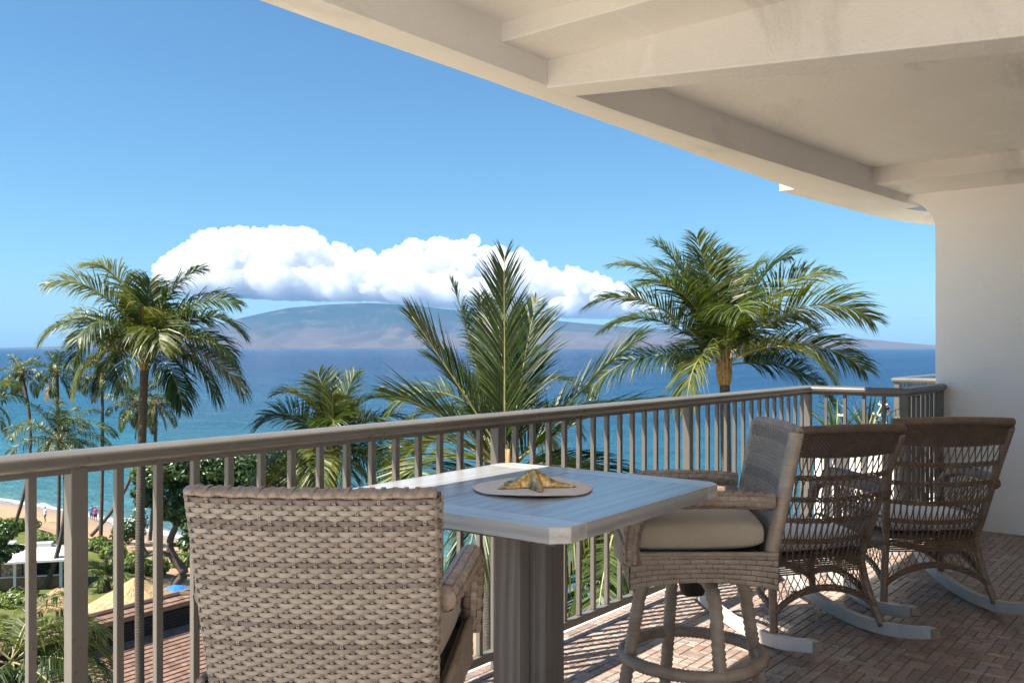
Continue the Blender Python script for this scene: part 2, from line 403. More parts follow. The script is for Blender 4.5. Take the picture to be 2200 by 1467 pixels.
# ================================================================== land, beach, sea, island, cloud
ZG, ZS = -16.0, -18.5
def coast(y): return 53.0 - 0.0265*y - 0.09*max(0.0, y-92.0) + 1.6*math.sin(y*0.045+0.6) + 0.8*math.sin(y*0.13)
def bank(y): return 36.3 + 1.5*math.sin(y*0.07+1.0) + 0.7*math.sin(y*0.21)
m, nt, b = new_mat('mown_grass')
wp = world_pos(nt)
n1 = noise_tex(nt, wp, 0.22, 5, 0.6); n2 = noise_tex(nt, wp, 3.0, 5, 0.7)
c = ramp(nt, math_n(nt, 'ADD', math_n(nt, 'MULTIPLY', n1, 0.6), math_n(nt, 'MULTIPLY', n2, 0.4)), [(0.30,(0.062,0.082,0.020)), (0.5,(0.105,0.122,0.034)), (0.66,(0.165,0.160,0.058))])
dry = ramp(nt, noise_tex(nt, wp, 0.13, 4, 0.6), [(0.56,(0,0,0)),(0.66,(1,1,1))])
c = mixc(nt, math_n(nt, 'MULTIPLY', dry, 0.75), c, (0.30,0.20,0.11))
nt.links.new(c, b.inputs['Base Color']); b.inputs['Roughness'].default_value = 0.9; b.inputs['Specular IOR Level'].default_value = 0.1
bump(nt, b, noise_tex(nt, wp, 9, 5, 0.8), 1.0, 0.08)
M_LAWN = m
m, nt, b = new_mat('beach_sand')
wp = world_pos(nt)
c = ramp(nt, noise_tex(nt, wp, 0.35, 6, 0.65), [(0.3,(0.28,0.17,0.095)), (0.7,(0.38,0.245,0.14))])
sx = N(nt, 'ShaderNodeSeparateXYZ'); nt.links.new(wp, sx.inputs[0])
wet = math_n(nt, 'ADD', sx.outputs['Z'], math_n(nt, 'MULTIPLY', noise_tex(nt, world_pos(nt, (1,1,1)), 0.12, 3), 0.35))
wf = ramp(nt, math_n(nt, 'MULTIPLY_ADD', wet, 1/0.8, 22.85), [(0.0,(1,1,1)),(1.0,(0,0,0))])
c = mixc(nt, wf, c, (0.26,0.19,0.14))
nt.links.new(c, b.inputs['Base Color'])
rr = math_n(nt, 'MULTIPLY_ADD', wf, -0.65, 0.9); nt.links.new(rr, b.inputs['Roughness'])
bump(nt, b, noise_tex(nt, wp, 3.0, 6, 0.75), 0.8, 0.12)
M_SAND = m
def strip(name, mat, xa, xb, nxx, zf, y0=-60.0, y1=190.0, nyy=90):
    vs = []; fs = []
    for j in range(nyy+1):
        y = y0 + (y1-y0)*j/nyy
        for i in range(nxx+1):
            x = xa(y) + (xb(y)-xa(y))*i/nxx; vs.append((x, y, zf(x, y)))
    for j in range(nyy):
        for i in range(nxx): a = j*(nxx+1)+i; fs.append((a, a+1, a+nxx+2, a+nxx+1))
    return MB().add(vs, fs).build(name, mat, None, True)
lawn_z = lambda x, y: ZG + 0.18*math.sin(x*0.21)*math.sin(y*0.17)
tag(strip('lawn', M_LAWN, lambda y: 8.0, lambda y: bank(y)+0.4, 60, lawn_z), kind='structure')
def beach_z(x, y):
    t = (x - bank(y)) / max(1.0, coast(y)-bank(y))
    return ZG - 0.05 - 0.9*min(1, max(0, t*3)) - 1.35*max(0, t-0.1) - 0.25*max(0, t-0.9)
tag(strip('beach', M_SAND, lambda y: bank(y)-0.6, lambda y: coast(y)+9, 34, beach_z), kind='structure')

# sea: depth colours, ripples bumped and painted light and dark, a broken foam edge
m, nt, b = new_mat('sea_water')
wp = world_pos(nt); sx = N(nt, 'ShaderNodeSeparateXYZ'); nt.links.new(wp, sx.inputs[0])
patch = noise_tex(nt, world_pos(nt, (0.006,0.003,0)), 1.0, 5, 0.6)
dx = math_n(nt, 'ADD', math_n(nt, 'SUBTRACT', sx.outputs['X'], 53.0), math_n(nt, 'MULTIPLY', sx.outputs['Y'], 0.10))
lg = math_n(nt, 'LOGARITHM', math_n(nt, 'MAXIMUM', math_n(nt, 'MULTIPLY', dx, math_n(nt, 'MULTIPLY_ADD', patch, 1.0, 0.55)), 1.0), 10.0)
c = ramp(nt, math_n(nt, 'DIVIDE', lg, 4.0), [(0.10,(0.15,0.19,0.16)), (0.30,(0.042,0.130,0.145)), (0.47,(0.010,0.078,0.118)), (0.60,(0.003,0.041,0.098)), (0.72,(0.002,0.023,0.076)), (1.0,(0.001,0.015,0.060))])
# long streaks of a second blue
st = noise_tex(nt, world_pos(nt, (0.0012,0.016,0)), 1.0, 6, 0.62)
c = mixc(nt, math_n(nt, 'MULTIPLY', ramp(nt, st, [(0.44,(0,0,0)),(0.66,(1,1,1))]), 0.30), c, (0.018,0.072,0.130))
rp = math_n(nt, 'ADD', noise_tex(nt, world_pos(nt, (0.45,0.30,0)), 1.0, 4, 0.7), math_n(nt, 'ADD', noise_tex(nt, world_pos(nt, (0.07,0.05,0)), 1.0, 4, 0.7), noise_tex(nt, world_pos(nt, (0.009,0.006,0)), 1.0, 5, 0.7)))
c = mixc(nt, 1.0, c, ramp(nt, math_n(nt, 'DIVIDE', rp, 3.0), [(0.36,(0.55,0.62,0.68)),(0.5,(1,1,1)),(0.62,(1.75,1.5,1.35))]), 'MULTIPLY')  # light and dark of wave faces multiplied into the water colour
fo = noise_tex(nt, world_pos(nt, (0.35,0.06,0)), 1.0, 5, 0.6)
co = N(nt, 'ShaderNodeAttribute'); co.attribute_name = 'shore'
fx = math_n(nt, 'ADD', co.outputs['Fac'], math_n(nt, 'MULTIPLY', math_n(nt, 'SUBTRACT', fo, 0.5), 7.0))
fband = ramp(nt, math_n(nt, 'MULTIPLY', fx, 0.05, None, True), [(0.0,(0.9,)*3),(0.05,(0.35,)*3),(0.12,(0.05,)*3),(0.19,(0.75,)*3),(0.25,(0.0,)*3),(1.0,(0,0,0))])
c = mixc(nt, fband, c, (0.80,0.80,0.78))
nt.links.new(c, b.inputs['Base Color'])
b.inputs['Roughness'].default_value = 0.24; b.inputs['IOR'].default_value = 1.33; b.inputs['Specular IOR Level'].default_value = 0.045
w1 = noise_tex(nt, world_pos(nt, (0.9,0.35,0)), 0.55, 6, 0.7, 0.5); w2 = noise_tex(nt, world_pos(nt, (1,0.5,0)), 0.07, 5, 0.62, 0.3)
bump(nt, b, math_n(nt, 'ADD', w1, math_n(nt, 'MULTIPLY', w2, 4.0)), 0.85, 1.4)
M_SEA = m
sv = []; sf = []; sa = []
xs_ = [0,1.5,3,4.5,6,8,10,13,17,22,30,45,70,120,220,400,800,1600,3500,8000,12000,24000]
ys_ = [-24000,-15000,-5000,-2000,-900,-400,-200,-100] + [-60+5*k for k in range(0,52)] + [240,320,450,700,1200,2500,6000,15000,24000]
for y in ys_:
    for x in xs_:
        cyc = coast(max(-60, min(200, y))); sv.append((cyc - 1.2 + x, y, ZS)); sa.append(float(x))
nn = len(xs_)
for j in range(len(ys_)-1):
    for i in range(nn-1): a = j*nn+i; sf.append((a,a+1,a+nn+1,a+nn))
sea = MB().add(sv, sf).build('sea', M_SEA); tag(sea, kind='structure')
at_ = sea.data.attributes.new('shore', 'FLOAT', 'POINT'); at_.data.foreach_set('value', sa)

# far island: height field behind the channel
ISD = 14000.0
sil = [(120,745.5),(150,742.5),(200,740.5),(300,733),(400,712),(470,696),(520,682),(560,673),(620,661),(700,654),(790,650.5),(850,653),(910,658),(950,663),(1050,671),(1150,684),(1250,694),(1400,706),(1560,713),(1740,719),(1850,727),(1940,736),(2030,744),(2080,746)]
def sil_h(px):
    for (a, ya), (b2, yb) in zip(sil[:-1], sil[1:]):
        if a <= px <= b2: return (746 - (ya + (yb-ya)*(px-a)/(b2-a))) / FPX * ISD
    return 0.0
m, nt, b = new_mat('island_scrub')
wp = world_pos(nt, (0.001,0.001,0.001)); sx = N(nt, 'ShaderNodeSeparateXYZ'); nt.links.new(wp, sx.inputs[0])
n1 = noise_tex(nt, wp, 1.6, 6, 0.62, 0.5)
hgt = math_n(nt, 'ADD', math_n(nt, 'MULTIPLY', sx.outputs['Z'], 1.35), math_n(nt, 'MULTIPLY', math_n(nt, 'SUBTRACT', n1, 0.5), 0.75))
c = ramp(nt, hgt, [(0.10,(0.078,0.060,0.052)), (0.26,(0.062,0.050,0.045)), (0.36,(0.036,0.038,0.032)), (0.55,(0.017,0.028,0.024)), (0.9,(0.010,0.020,0.018))])
lt = ramp(nt, noise_tex(nt, world_pos(nt, (0.0016,0.0016,0.004)), 1.0, 5, 0.6, 0.8), [(0.55,(0,0,0)),(0.68,(1,1,1))])
c = mixc(nt, math_n(nt, 'MULTIPLY', lt, 0.45), c, (0.13,0.125,0.075))
rd = ramp(nt, noise_tex(nt, world_pos(nt, (0.0031,0.0031,0.006)), 1.0, 5, 0.6, 0.8), [(0.60,(0,0,0)),(0.70,(1,1,1))])
c = mixc(nt, math_n(nt, 'MULTIPLY', rd, 0.5), c, (0.15,0.07,0.045))
nt.links.new(c, b.inputs['Base Color']); b.inputs['Roughness'].default_value = 1.0; b.inputs['Specular IOR Level'].default_value = 0
M_ISL = m
iv = []; NI, NJ = 260, 60
for j in range(NJ+1):
    t = j/NJ                                     # 0 front shore .. 1 behind the ridge
    dpt = ISD - 3600 + 5200*t
    prof_t = min(1.0, t/0.69); env = prof_t**1.35 if t < 0.69 else 1 - ((t-0.69)/0.31)**2
    for i in range(NI+1):
        px = 110 + 1980*i/NI
        h = sil_h(px)
        lat = (px-1100)/FPX*ISD
        q = Vector((lat*0.0011, dpt*0.0011, 0.3)); rn = mnoise.fractal(q, 1.0, 2.1, 5)
        gully = abs(mnoise.noise(Vector((lat*0.0021 + rn*0.5, dpt*0.0004, 7.1))))
        k = math.sin(min(1, t/0.69)*math.pi)
        z = h*env*(1 + 0.10*rn*k) - h*0.42*k*(0.5-gully)*0.7
        z = max(z, -3) if 0 < j < NJ else -6
        edge = min(1, i/6, (NI-i)/6)
        p = EYE + FWD*dpt + RGT*(lat*dpt/ISD*0.15 + lat*0.85)
        iv.append((p.x, p.y, ZS + z*edge + (EYE.z-ZS)*env*edge*(1 if h > 0 else 0)))
ifc = [(j*(NI+1)+i, j*(NI+1)+i+1, (j+1)*(NI+1)+i+1, (j+1)*(NI+1)+i) for j in range(NJ) for i in range(NI)]
isl = MB().add(iv, ifc).build('island', M_ISL, None, True); tag(isl, kind='structure')

# cumulus bank over the island: a mass of billowing lobes
m, nt, b = new_mat('cloud_vapour')
nt.nodes.remove(b)
cv = nt.nodes.new('ShaderNodeVolumePrincipled'); cv.inputs['Color'].default_value = (0.925,0.928,0.936,1); cv.inputs['Density'].default_value = 0.0038; cv.inputs['Anisotropy'].default_value = 0.0
nt.links.new(cv.outputs[0], nt.nodes['Material Output'].inputs['Volume'])
M_CLOUD = m
CD = 25600.0
def ico(sub):
    bm = bmesh.new(); bmesh.ops.create_icosphere(bm, subdivisions=sub, radius=1.0)
    v = np.array([p.co[:] for p in bm.verts]); f = [tuple(q.index for q in fc.verts) for fc in bm.faces]; bm.free(); return v, f
ICO = {k: ico(k) for k in (2, 3)}
def vnoise(P, seed=0):
    """vectorised value noise"""
    P = P + seed*17.13
    i = np.floor(P).astype(np.int64); f = P - i; u = f*f*(3-2*f)
    def h(a, b2, c2):
        n = (a*374761393 + b2*668265263 + c2*2147483647) & 0xffffffff
        n = ((n ^ (n >> 13))*1274126177) & 0xffffffff
        return ((n ^ (n >> 16)) & 0xffff)/65535.0
    x, y, z = i[:,0], i[:,1], i[:,2]; r = 0
    for a in (0,1):
        for b2 in (0,1):
            for c2 in (0,1):
                w = (u[:,0] if a else 1-u[:,0])*(u[:,1] if b2 else 1-u[:,1])*(u[:,2] if c2 else 1-u[:,2])
                r = r + w*h(x+a, y+b2, z+c2)
    return r
def billow(P, seed, octs=4):
    r = 0; a = 1.0; tot = 0
    for k in range(octs):
        r = r + a*np.abs(2*vnoise(P*(2.05**k), seed+k)-1); tot += a; a *= 0.55
    return r/tot
crng = random.Random(11)
ctop = [(345,600),(370,535),(400,510),(440,487),(500,480),(560,476),(600,472),(650,488),(690,510),(750,525),(790,545),(815,560),(850,530),(870,505),(930,498),(1000,506),(1050,520),(1120,540),(1180,558),(1260,570),(1330,598),(1390,640),(1420,662)]
cbot = [(345,628),(420,638),(500,646),(650,652),(800,650),(900,662),(1000,668),(1150,684),(1300,690),(1420,682)]
def interp(tab, x):
    for (a, ya), (b2, yb) in zip(tab[:-1], tab[1:]):
        if a <= x <= b2: return ya + (yb-ya)*(x-a)/(b2-a)
    return tab[0][1] if x < tab[0][0] else tab[-1][1]
cm_v = []; cm_f = []; off = 0
def puff(px, py, rpx, dep, sub, sq=0.85, ry=1.0):
    global off
    c = np.array(at(px, py, CD + dep)[:]); r = rpx/FPX*CD
    v, f = ICO[sub]
    cm_v.append(v*r*np.array([1,1,sq]) + c); cm_f.extend([(a+off, b2+off, c2+off) for a, b2, c2 in f]); off += len(v)
for k in range(46):                                   # body
    px = 372 + (1392-372)*k/45; yt, yb = interp(ctop, px), interp(cbot, px); h = yb-yt
    puff(px + crng.uniform(-8,8), (yt+yb)/2 + h*0.06, max(16, h*0.47), crng.uniform(200,1500), 3, 0.92)
    puff(px + crng.uniform(-12,12), yb - h*0.26, max(14, h*0.34), crng.uniform(-500,900), 3, 0.7)
for k in range(420):                                  # lobes heaped on it
    px = crng.uniform(356, 1404); yt, yb = interp(ctop, px), interp(cbot, px); h = yb-yt
    if k % 2 == 0: r = crng.uniform(9, 24); py = yt + r*1.05 + crng.uniform(0, 0.2)*h
    else: r = crng.uniform(8, 26)*min(1, h/110); py = yt + h*crng.uniform(0.22, 0.80)
    py = max(py, yt + r*0.85); py = min(py, yb - r*0.5)
    edge = min(px-345, 1418-px); r = min(r, max(5, edge*0.8))
    puff(px, py, r, crng.uniform(-1100, 600) if k % 2 else crng.uniform(-200, 900), 2)
for k in range(90):                                   # thin shreds round the rim and under the base
    px = crng.uniform(350, 1440); yt, yb = interp(ctop, px), interp(cbot, px)
    if k % 3: continue
    puff(px, yb + crng.uniform(-8, 1), crng.uniform(4, 9), crng.uniform(-200, 700), 2, 0.35)
cl = MB(); cl.v = [tuple(p) for p in np.concatenate(cm_v)]; cl.f = cm_f
cloud = cl.build('cumulus_cloud', M_CLOUD, None, True)
rmd = cloud.modifiers.new('union', 'REMESH'); rmd.mode = 'VOXEL'; rmd.voxel_size = 26.0
dg = bpy.context.evaluated_depsgraph_get(); em = bpy.data.meshes.new_from_object(cloud.evaluated_get(dg))
cloud.modifiers.clear(); cloud.data = em
nv = len(em.vertices); co_ = np.empty(nv*3); em.vertices.foreach_get('co', co_); co_ = co_.reshape(-1,3)
nr_ = np.empty(nv*3); em.vertices.foreach_get('normal', nr_); nr_ = nr_.reshape(-1,3)
low_ = np.clip((nr_[:,2]+0.75)/0.6, 0.12, 1.0)
d_ = 420*(billow(co_/700.0, 3, 3)-0.32) + 210*(billow(co_/260.0, 9, 3)-0.32)
co_ = co_ + nr_*(d_*low_)[:,None]
em.vertices.foreach_set('co', co_.reshape(-1)); em.update()
em.polygons.foreach_set('use_smooth', [True]*len(em.polygons))
tag(cloud, 'long bank of bright white cumulus cloud above the far island', 'cloud')

# sea air between here and the island
m = bpy.data.materials.new('sea_air'); m.use_nodes = True; nt = m.node_tree
for n in list(nt.nodes):
    if n.type == 'BSDF_PRINCIPLED': nt.nodes.remove(n)
pv = nt.nodes.new('ShaderNodeVolumePrincipled'); pv.inputs['Color'].default_value = (0.30,0.58,0.95,1); pv.inputs['Density'].default_value = 3.2e-5
pv.inputs['Anisotropy'].default_value = 0.0
nt.links.new(pv.outputs[0], nt.nodes['Material Output'].inputs['Volume'])
hz = MB().box(-25900, 26500, -25900, 25900, -24, 715).build('haze', m); tag(hz, kind='stuff')
M_BOUNCE_GROUND = simple('warm_bounce_ground', (0.46,0.38,0.29), 0.85, 0.12, 0.6, 0.3, 4.0, 0.02)
tag(strip('bounce_ground', M_BOUNCE_GROUND, lambda y: -90.0, lambda y: 8.4, 20, lambda x, y: ZG + 0.03), kind='structure')  # unseen ground added in warm beige to bounce light onto the ceiling
# ================================================================== woven furniture
def wicker_mat(name, c0, c1, c2, groove=(1,1,900), gscale=1.0, rough=0.38, tilt=(0,0,0)):
    m, nt, b = new_mat(name)
    v = mapping(nt, (1,1,1))
    oi = N(nt, 'ShaderNodeObjectInfo')
    rv = math_n(nt, 'MULTIPLY', oi.outputs['Random'], 5.0)
    cb = N(nt, 'ShaderNodeCombineXYZ')
    for i in range(3): nt.links.new(rv, cb.inputs[i])
    ad = N(nt, 'ShaderNodeVectorMath', operation='ADD'); nt.links.new(v, ad.inputs[0]); nt.links.new(cb.outputs[0], ad.inputs[1])
    n1 = noise_tex(nt, ad.outputs[0], 16, 4, 0.6)
    mp = N(nt, 'ShaderNodeMapping'); mp.inputs['Scale'].default_value = groove; mp.inputs['Rotation'].default_value = tilt; nt.links.new(v, mp.inputs[0])
    n2 = noise_tex(nt, mp.outputs[0], gscale, 2, 0.5)
    f = math_n(nt, 'ADD', math_n(nt, 'MULTIPLY', n1, 0.6), math_n(nt, 'MULTIPLY', n2, 0.4))
    c = ramp(nt, f, [(0.30, c0), (0.50, c1), (0.70, c2)])
    nt.links.new(c, b.inputs['Base Color'])
    b.inputs['Roughness'].default_value = rough; b.inputs['Specular IOR Level'].default_value = 0.42
    bump(nt, b, n2, 0.45, 0.002)
    return m
M_WK = [wicker_mat('resin_wicker_light', (0.225,0.180,0.142), (0.300,0.245,0.198), (0.39,0.325,0.268)),
        wicker_mat('resin_wicker_rose', (0.225,0.166,0.132), (0.300,0.228,0.184), (0.38,0.298,0.246)),
        wicker_mat('resin_wicker_sand', (0.245,0.198,0.156), (0.325,0.268,0.216), (0.41,0.345,0.285)),
        wicker_mat('resin_wicker_dark', (0.130,0.098,0.080), (0.185,0.142,0.118), (0.26,0.205,0.170))]
M_WKV = wicker_mat('resin_wicker_upright', (0.28,0.215,0.165), (0.37,0.290,0.225), (0.46,0.370,0.290), (500,500,4))
M_WKT = wicker_mat('resin_wicker_tone', (0.20,0.150,0.118), (0.31,0.240,0.188), (0.42,0.335,0.265), (40,40,420))
M_WKW = wicker_mat('resin_wicker_wrap', (0.25,0.190,0.145), (0.35,0.270,0.208), (0.45,0.355,0.280), (25,25,260))
M_LINING = simple('dark_woven_lining', (0.085,0.066,0.055), 0.7, 0.3, 20, 0.4, 160)  # one dark tone for the cores behind the weave
def fabric_mat(name, col):
    m, nt, b = new_mat(name)
    v = mapping(nt, (1,1,1))
    c = ramp(nt, noise_tex(nt, v, 7, 5, 0.6), [(0.3, tuple(x*0.9 for x in col)), (0.7, tuple(min(1, x*1.05) for x in col))])
    nt.links.new(c, b.inputs['Base Color']); b.inputs['Roughness'].default_value = 0.9
    b.inputs['Specular IOR Level'].default_value = 0.15; b.inputs['Sheen Weight'].default_value = 0.15
    w = noise_tex(nt, v, 420, 2); cr = noise_tex(nt, mapping(nt, (9,4,9)), 1.6, 4, 0.6, 0.8)
    bump(nt, b, math_n(nt, 'ADD', math_n(nt, 'MULTIPLY', w, 0.25), math_n(nt, 'MULTIPLY', cr, 2.0)), 0.4, 0.006)
    return m
M_CUSH = fabric_mat('beige_canvas', (0.44,0.365,0.285))
M_CUSHW = fabric_mat('pale_grey_canvas', (0.74,0.72,0.70))
M_BLACKMETAL = simple('dark_bronze_metal', (0.045,0.038,0.034), 0.4, 0.2, 12, 0.1, 90)

def ribbon(mb, P, Nn, Uu, hh, tt):
    """flat woven strand: points P, surface normals, across-direction; half height hh, thickness tt"""
    prof = [(-1.0,0.0),(-0.78,0.85),(-0.38,0.55),(0.0,1.0),(0.38,0.55),(0.78,0.85),(1.0,0.0)]
    mb.loft([[p + u*(a*hh) + n*(b_*tt) for a, b_ in prof] for p, n, u in zip(P, Nn, Uu)], closed=False, caps=False)

def weave(surf, S0, S1, T0, T1, ds, dt, amp, hw, hthick, vr, row_cb, col_cb, sub=4, vdouble=True):
    """plain weave over surf(s,t)->(point, normal, s_dir, t_dir): rows along s, stakes along t"""
    ns = max(2, int(round((S1-S0)/ds))); nt_ = max(2, int(round((T1-T0)/dt)))
    ds = (S1-S0)/ns; dt = (T1-T0)/nt_
    for j in range(nt_):
        t = T0 + (j+0.5)*dt; P = []; Nn = []; Uu = []
        for k in range(ns*sub+1):
            s = S0 + k*ds/sub; p, n, sd, td = surf(s, t)
            w = math.cos(math.pi*(s-S0)/ds - math.pi*0.5*0 + math.pi*j)     # crosses stakes at integer steps
            w = math.copysign(abs(w)**0.5, w)
            P.append(p + n*(amp*w)); Nn.append(n); Uu.append(td)
        row_cb(j, P, Nn, Uu)
    for i in range(0, ns+1):
        s = S0 + i*ds
        paths = []
        for k in range(nt_*3+1):
            t = T0 + k*dt/3; p, n, sd, td = surf(s, t)
            w = -math.cos(math.pi*(t-T0)/dt - math.pi*0.5 - math.pi*0.5 + math.pi*0 + math.pi*i + math.pi*0)
            # behind a row where the row rides over, proud of it where the row dips
            j = min(nt_-1, int((t-T0)/dt)); ph = math.cos(math.pi*i + math.pi*j)
            w = -ph*math.sin(math.pi*((t-T0)/dt - j))
            paths.append((p + n*(amp*0.95*w), sd))
        col_cb(i, paths)

W_TOP, W_BOT = 0.50, 0.455
def back_frame(side=-1):
    """surface of a stool backrest; s runs across incl. the rounded edges, t is height; side -1 = outside, +1 = seat side"""
    def surf(s, t):
        f = (t-0.60)/0.47
        half = 0.5*(W_BOT + (W_TOP-W_BOT)*max(0, min(1, f))); thk = 0.021
        flat = half - thk
        bulge = -0.026*(1-(max(-1, min(1, s/half)))**2)
        yb = -0.205 - 0.20*(t-0.62)
        sd = Vector((1,0,0)); td = Vector((0,-0.20,1)).normalized()
        base_n = Vector((0,-1,-0.20)).normalized()*(1 if side < 0 else -1)
        if abs(s) <= flat:
            p = Vector((s, yb + bulge, t)) + base_n*thk; n = base_n
        else:
            a = (abs(s)-flat)/thk; sg = math.copysign(1, s)
            ca, sa = math.cos(a), math.sin(a)
            n = (base_n*ca + Vector((sg,0,0))*sa).normalized()
            be = -0.026*(1-(flat/half)**2)
            p = Vector((sg*flat, yb + be, t)) + n*thk
            sd = (Vector((1,0,0))*ca - base_n*(sa*sg)).normalized()
        return p, n, sd, td
    return surf
rw = random.Random(8)
def woven_tube(mb, pts, r, n=10, ridge=0.0016, pitch=0.011):
    """pole with wrapped strands: closely stepped rings"""
    pts = [Vector(p) for p in pts]; out = []; acc = 0.0; rr = []
    for a, b_ in zip(pts[:-1], pts[1:]):
        L = (b_-a).length; m = max(1, int(L/(pitch/2)))
        for k in range(m): out.append(a + (b_-a)*(k/m)); rr.append(r + (ridge if len(out)%2 else -ridge))
    out.append(pts[-1]); rr.append(r)
    mb.tube(out, rr, n)
def smooth_path(pts, n=6):
    pts = [Vector(p) for p in pts]; out = []
    for k in range(len(pts)-1):
        p0 = pts[max(0,k-1)]; p1 = pts[k]; p2 = pts[k+1]; p3 = pts[min(len(pts)-1,k+2)]
        for i in range(n):
            t = i/n
            out.append(0.5*((2*p1) + (p2-p0)*t + (2*p0-5*p1+4*p2-p3)*t*t + (3*p1-p0-3*p2+p3)*t**3))
    out.append(pts[-1]); return out
def panel_surf(o, sx_, tx_, curve=None):
    o = Vector(o); sx_ = Vector(sx_); tx_ = Vector(tx_); n0 = sx_.cross(tx_).normalized()
    def surf(s, t): return o + sx_*s + tx_*t, n0, sx_, tx_
    return surf
def tube_weave(mb, pts, r, ds=0.024, rows=10, amp=0.0022):
    """basket-woven round arm: long pillows set brickwise around a curved tube"""
    pts = smooth_path(pts, 8); L = [0.0]
    for a, b_ in zip(pts[:-1], pts[1:]): L.append(L[-1] + (b_-a).length)
    def P(s):
        s = max(0, min(L[-1]-1e-6, s))
        for k in range(len(L)-1):
            if L[k] <= s <= L[k+1]: return pts[k] + (pts[k+1]-pts[k])*((s-L[k])/(L[k+1]-L[k]+1e-9))
        return pts[-1]
    def frame(s):
        t = (P(s+0.01)-P(s-0.01)).normalized(); a = Vector((1,0,0)) - t*t.x; a.normalize(); return P(s), t, a, t.cross(a)
    mb.tube(pts, r-0.0015, 10)
    for i in range(rows):
        th = 2*math.pi*i/rows
        def surf(s, t, th=th):
            p, tt_, a, b_ = frame(s); n = a*math.cos(th) + b_*math.sin(th); u = tt_.cross(n)
            return p, n, u
        s = (i%2)*ds*0.5
        while s < L[-1]-0.004:
            e = min(s+ds*0.96, L[-1]); PP = []; NN = []; UU = []
            for k in range(5):
                q = s + (e-s)*k/4; p, n, u = surf(q, 0); w = math.sin(math.pi*k/4)
                PP.append(p + n*(r - 0.002 + amp*w)); NN.append(n); UU.append(u)
            ribbon(mb, PP, NN, UU, math.pi*r/rows*0.93, 0.0018)
            s += ds
def cushion(mb, w, d, h, n=22, puffy=0.5, exp=5.0):
    """boxy stuffed cushion centred on the origin"""
    for sg in (1, -1):
        vs_ = []
        for j in range(n+1):
            for i in range(n+1):
                u = -1+2*i/n; v = -1+2*j/n
                u2 = math.sin(u*math.pi/2); v2 = math.sin(v*math.pi/2)
                e = max(0.0, (1-abs(u2)**exp))*max(0.0, (1-abs(v2)**exp))
                z = h*0.5*(0.28 + 0.72*e**0.42)
                z *= 1 + 0.05*mnoise.noise(Vector((u*1.7, v*1.7, 3.3+sg)))
                if e < 1e-6: z = 0
                rr_ = 1 - 0.025*(abs(u2)*abs(v2))**3
                vs_.append((u2*w/2*rr_, v2*d/2*rr_, sg*z))
        fs_ = []
        for j in range(n):
            for i in range(n):
                a = j*(n+1)+i; q = (a, a+1, a+n+2, a+n+1); fs_.append(q if sg > 0 else q[::-1])
        mb.add(vs_, fs_)
    return mb

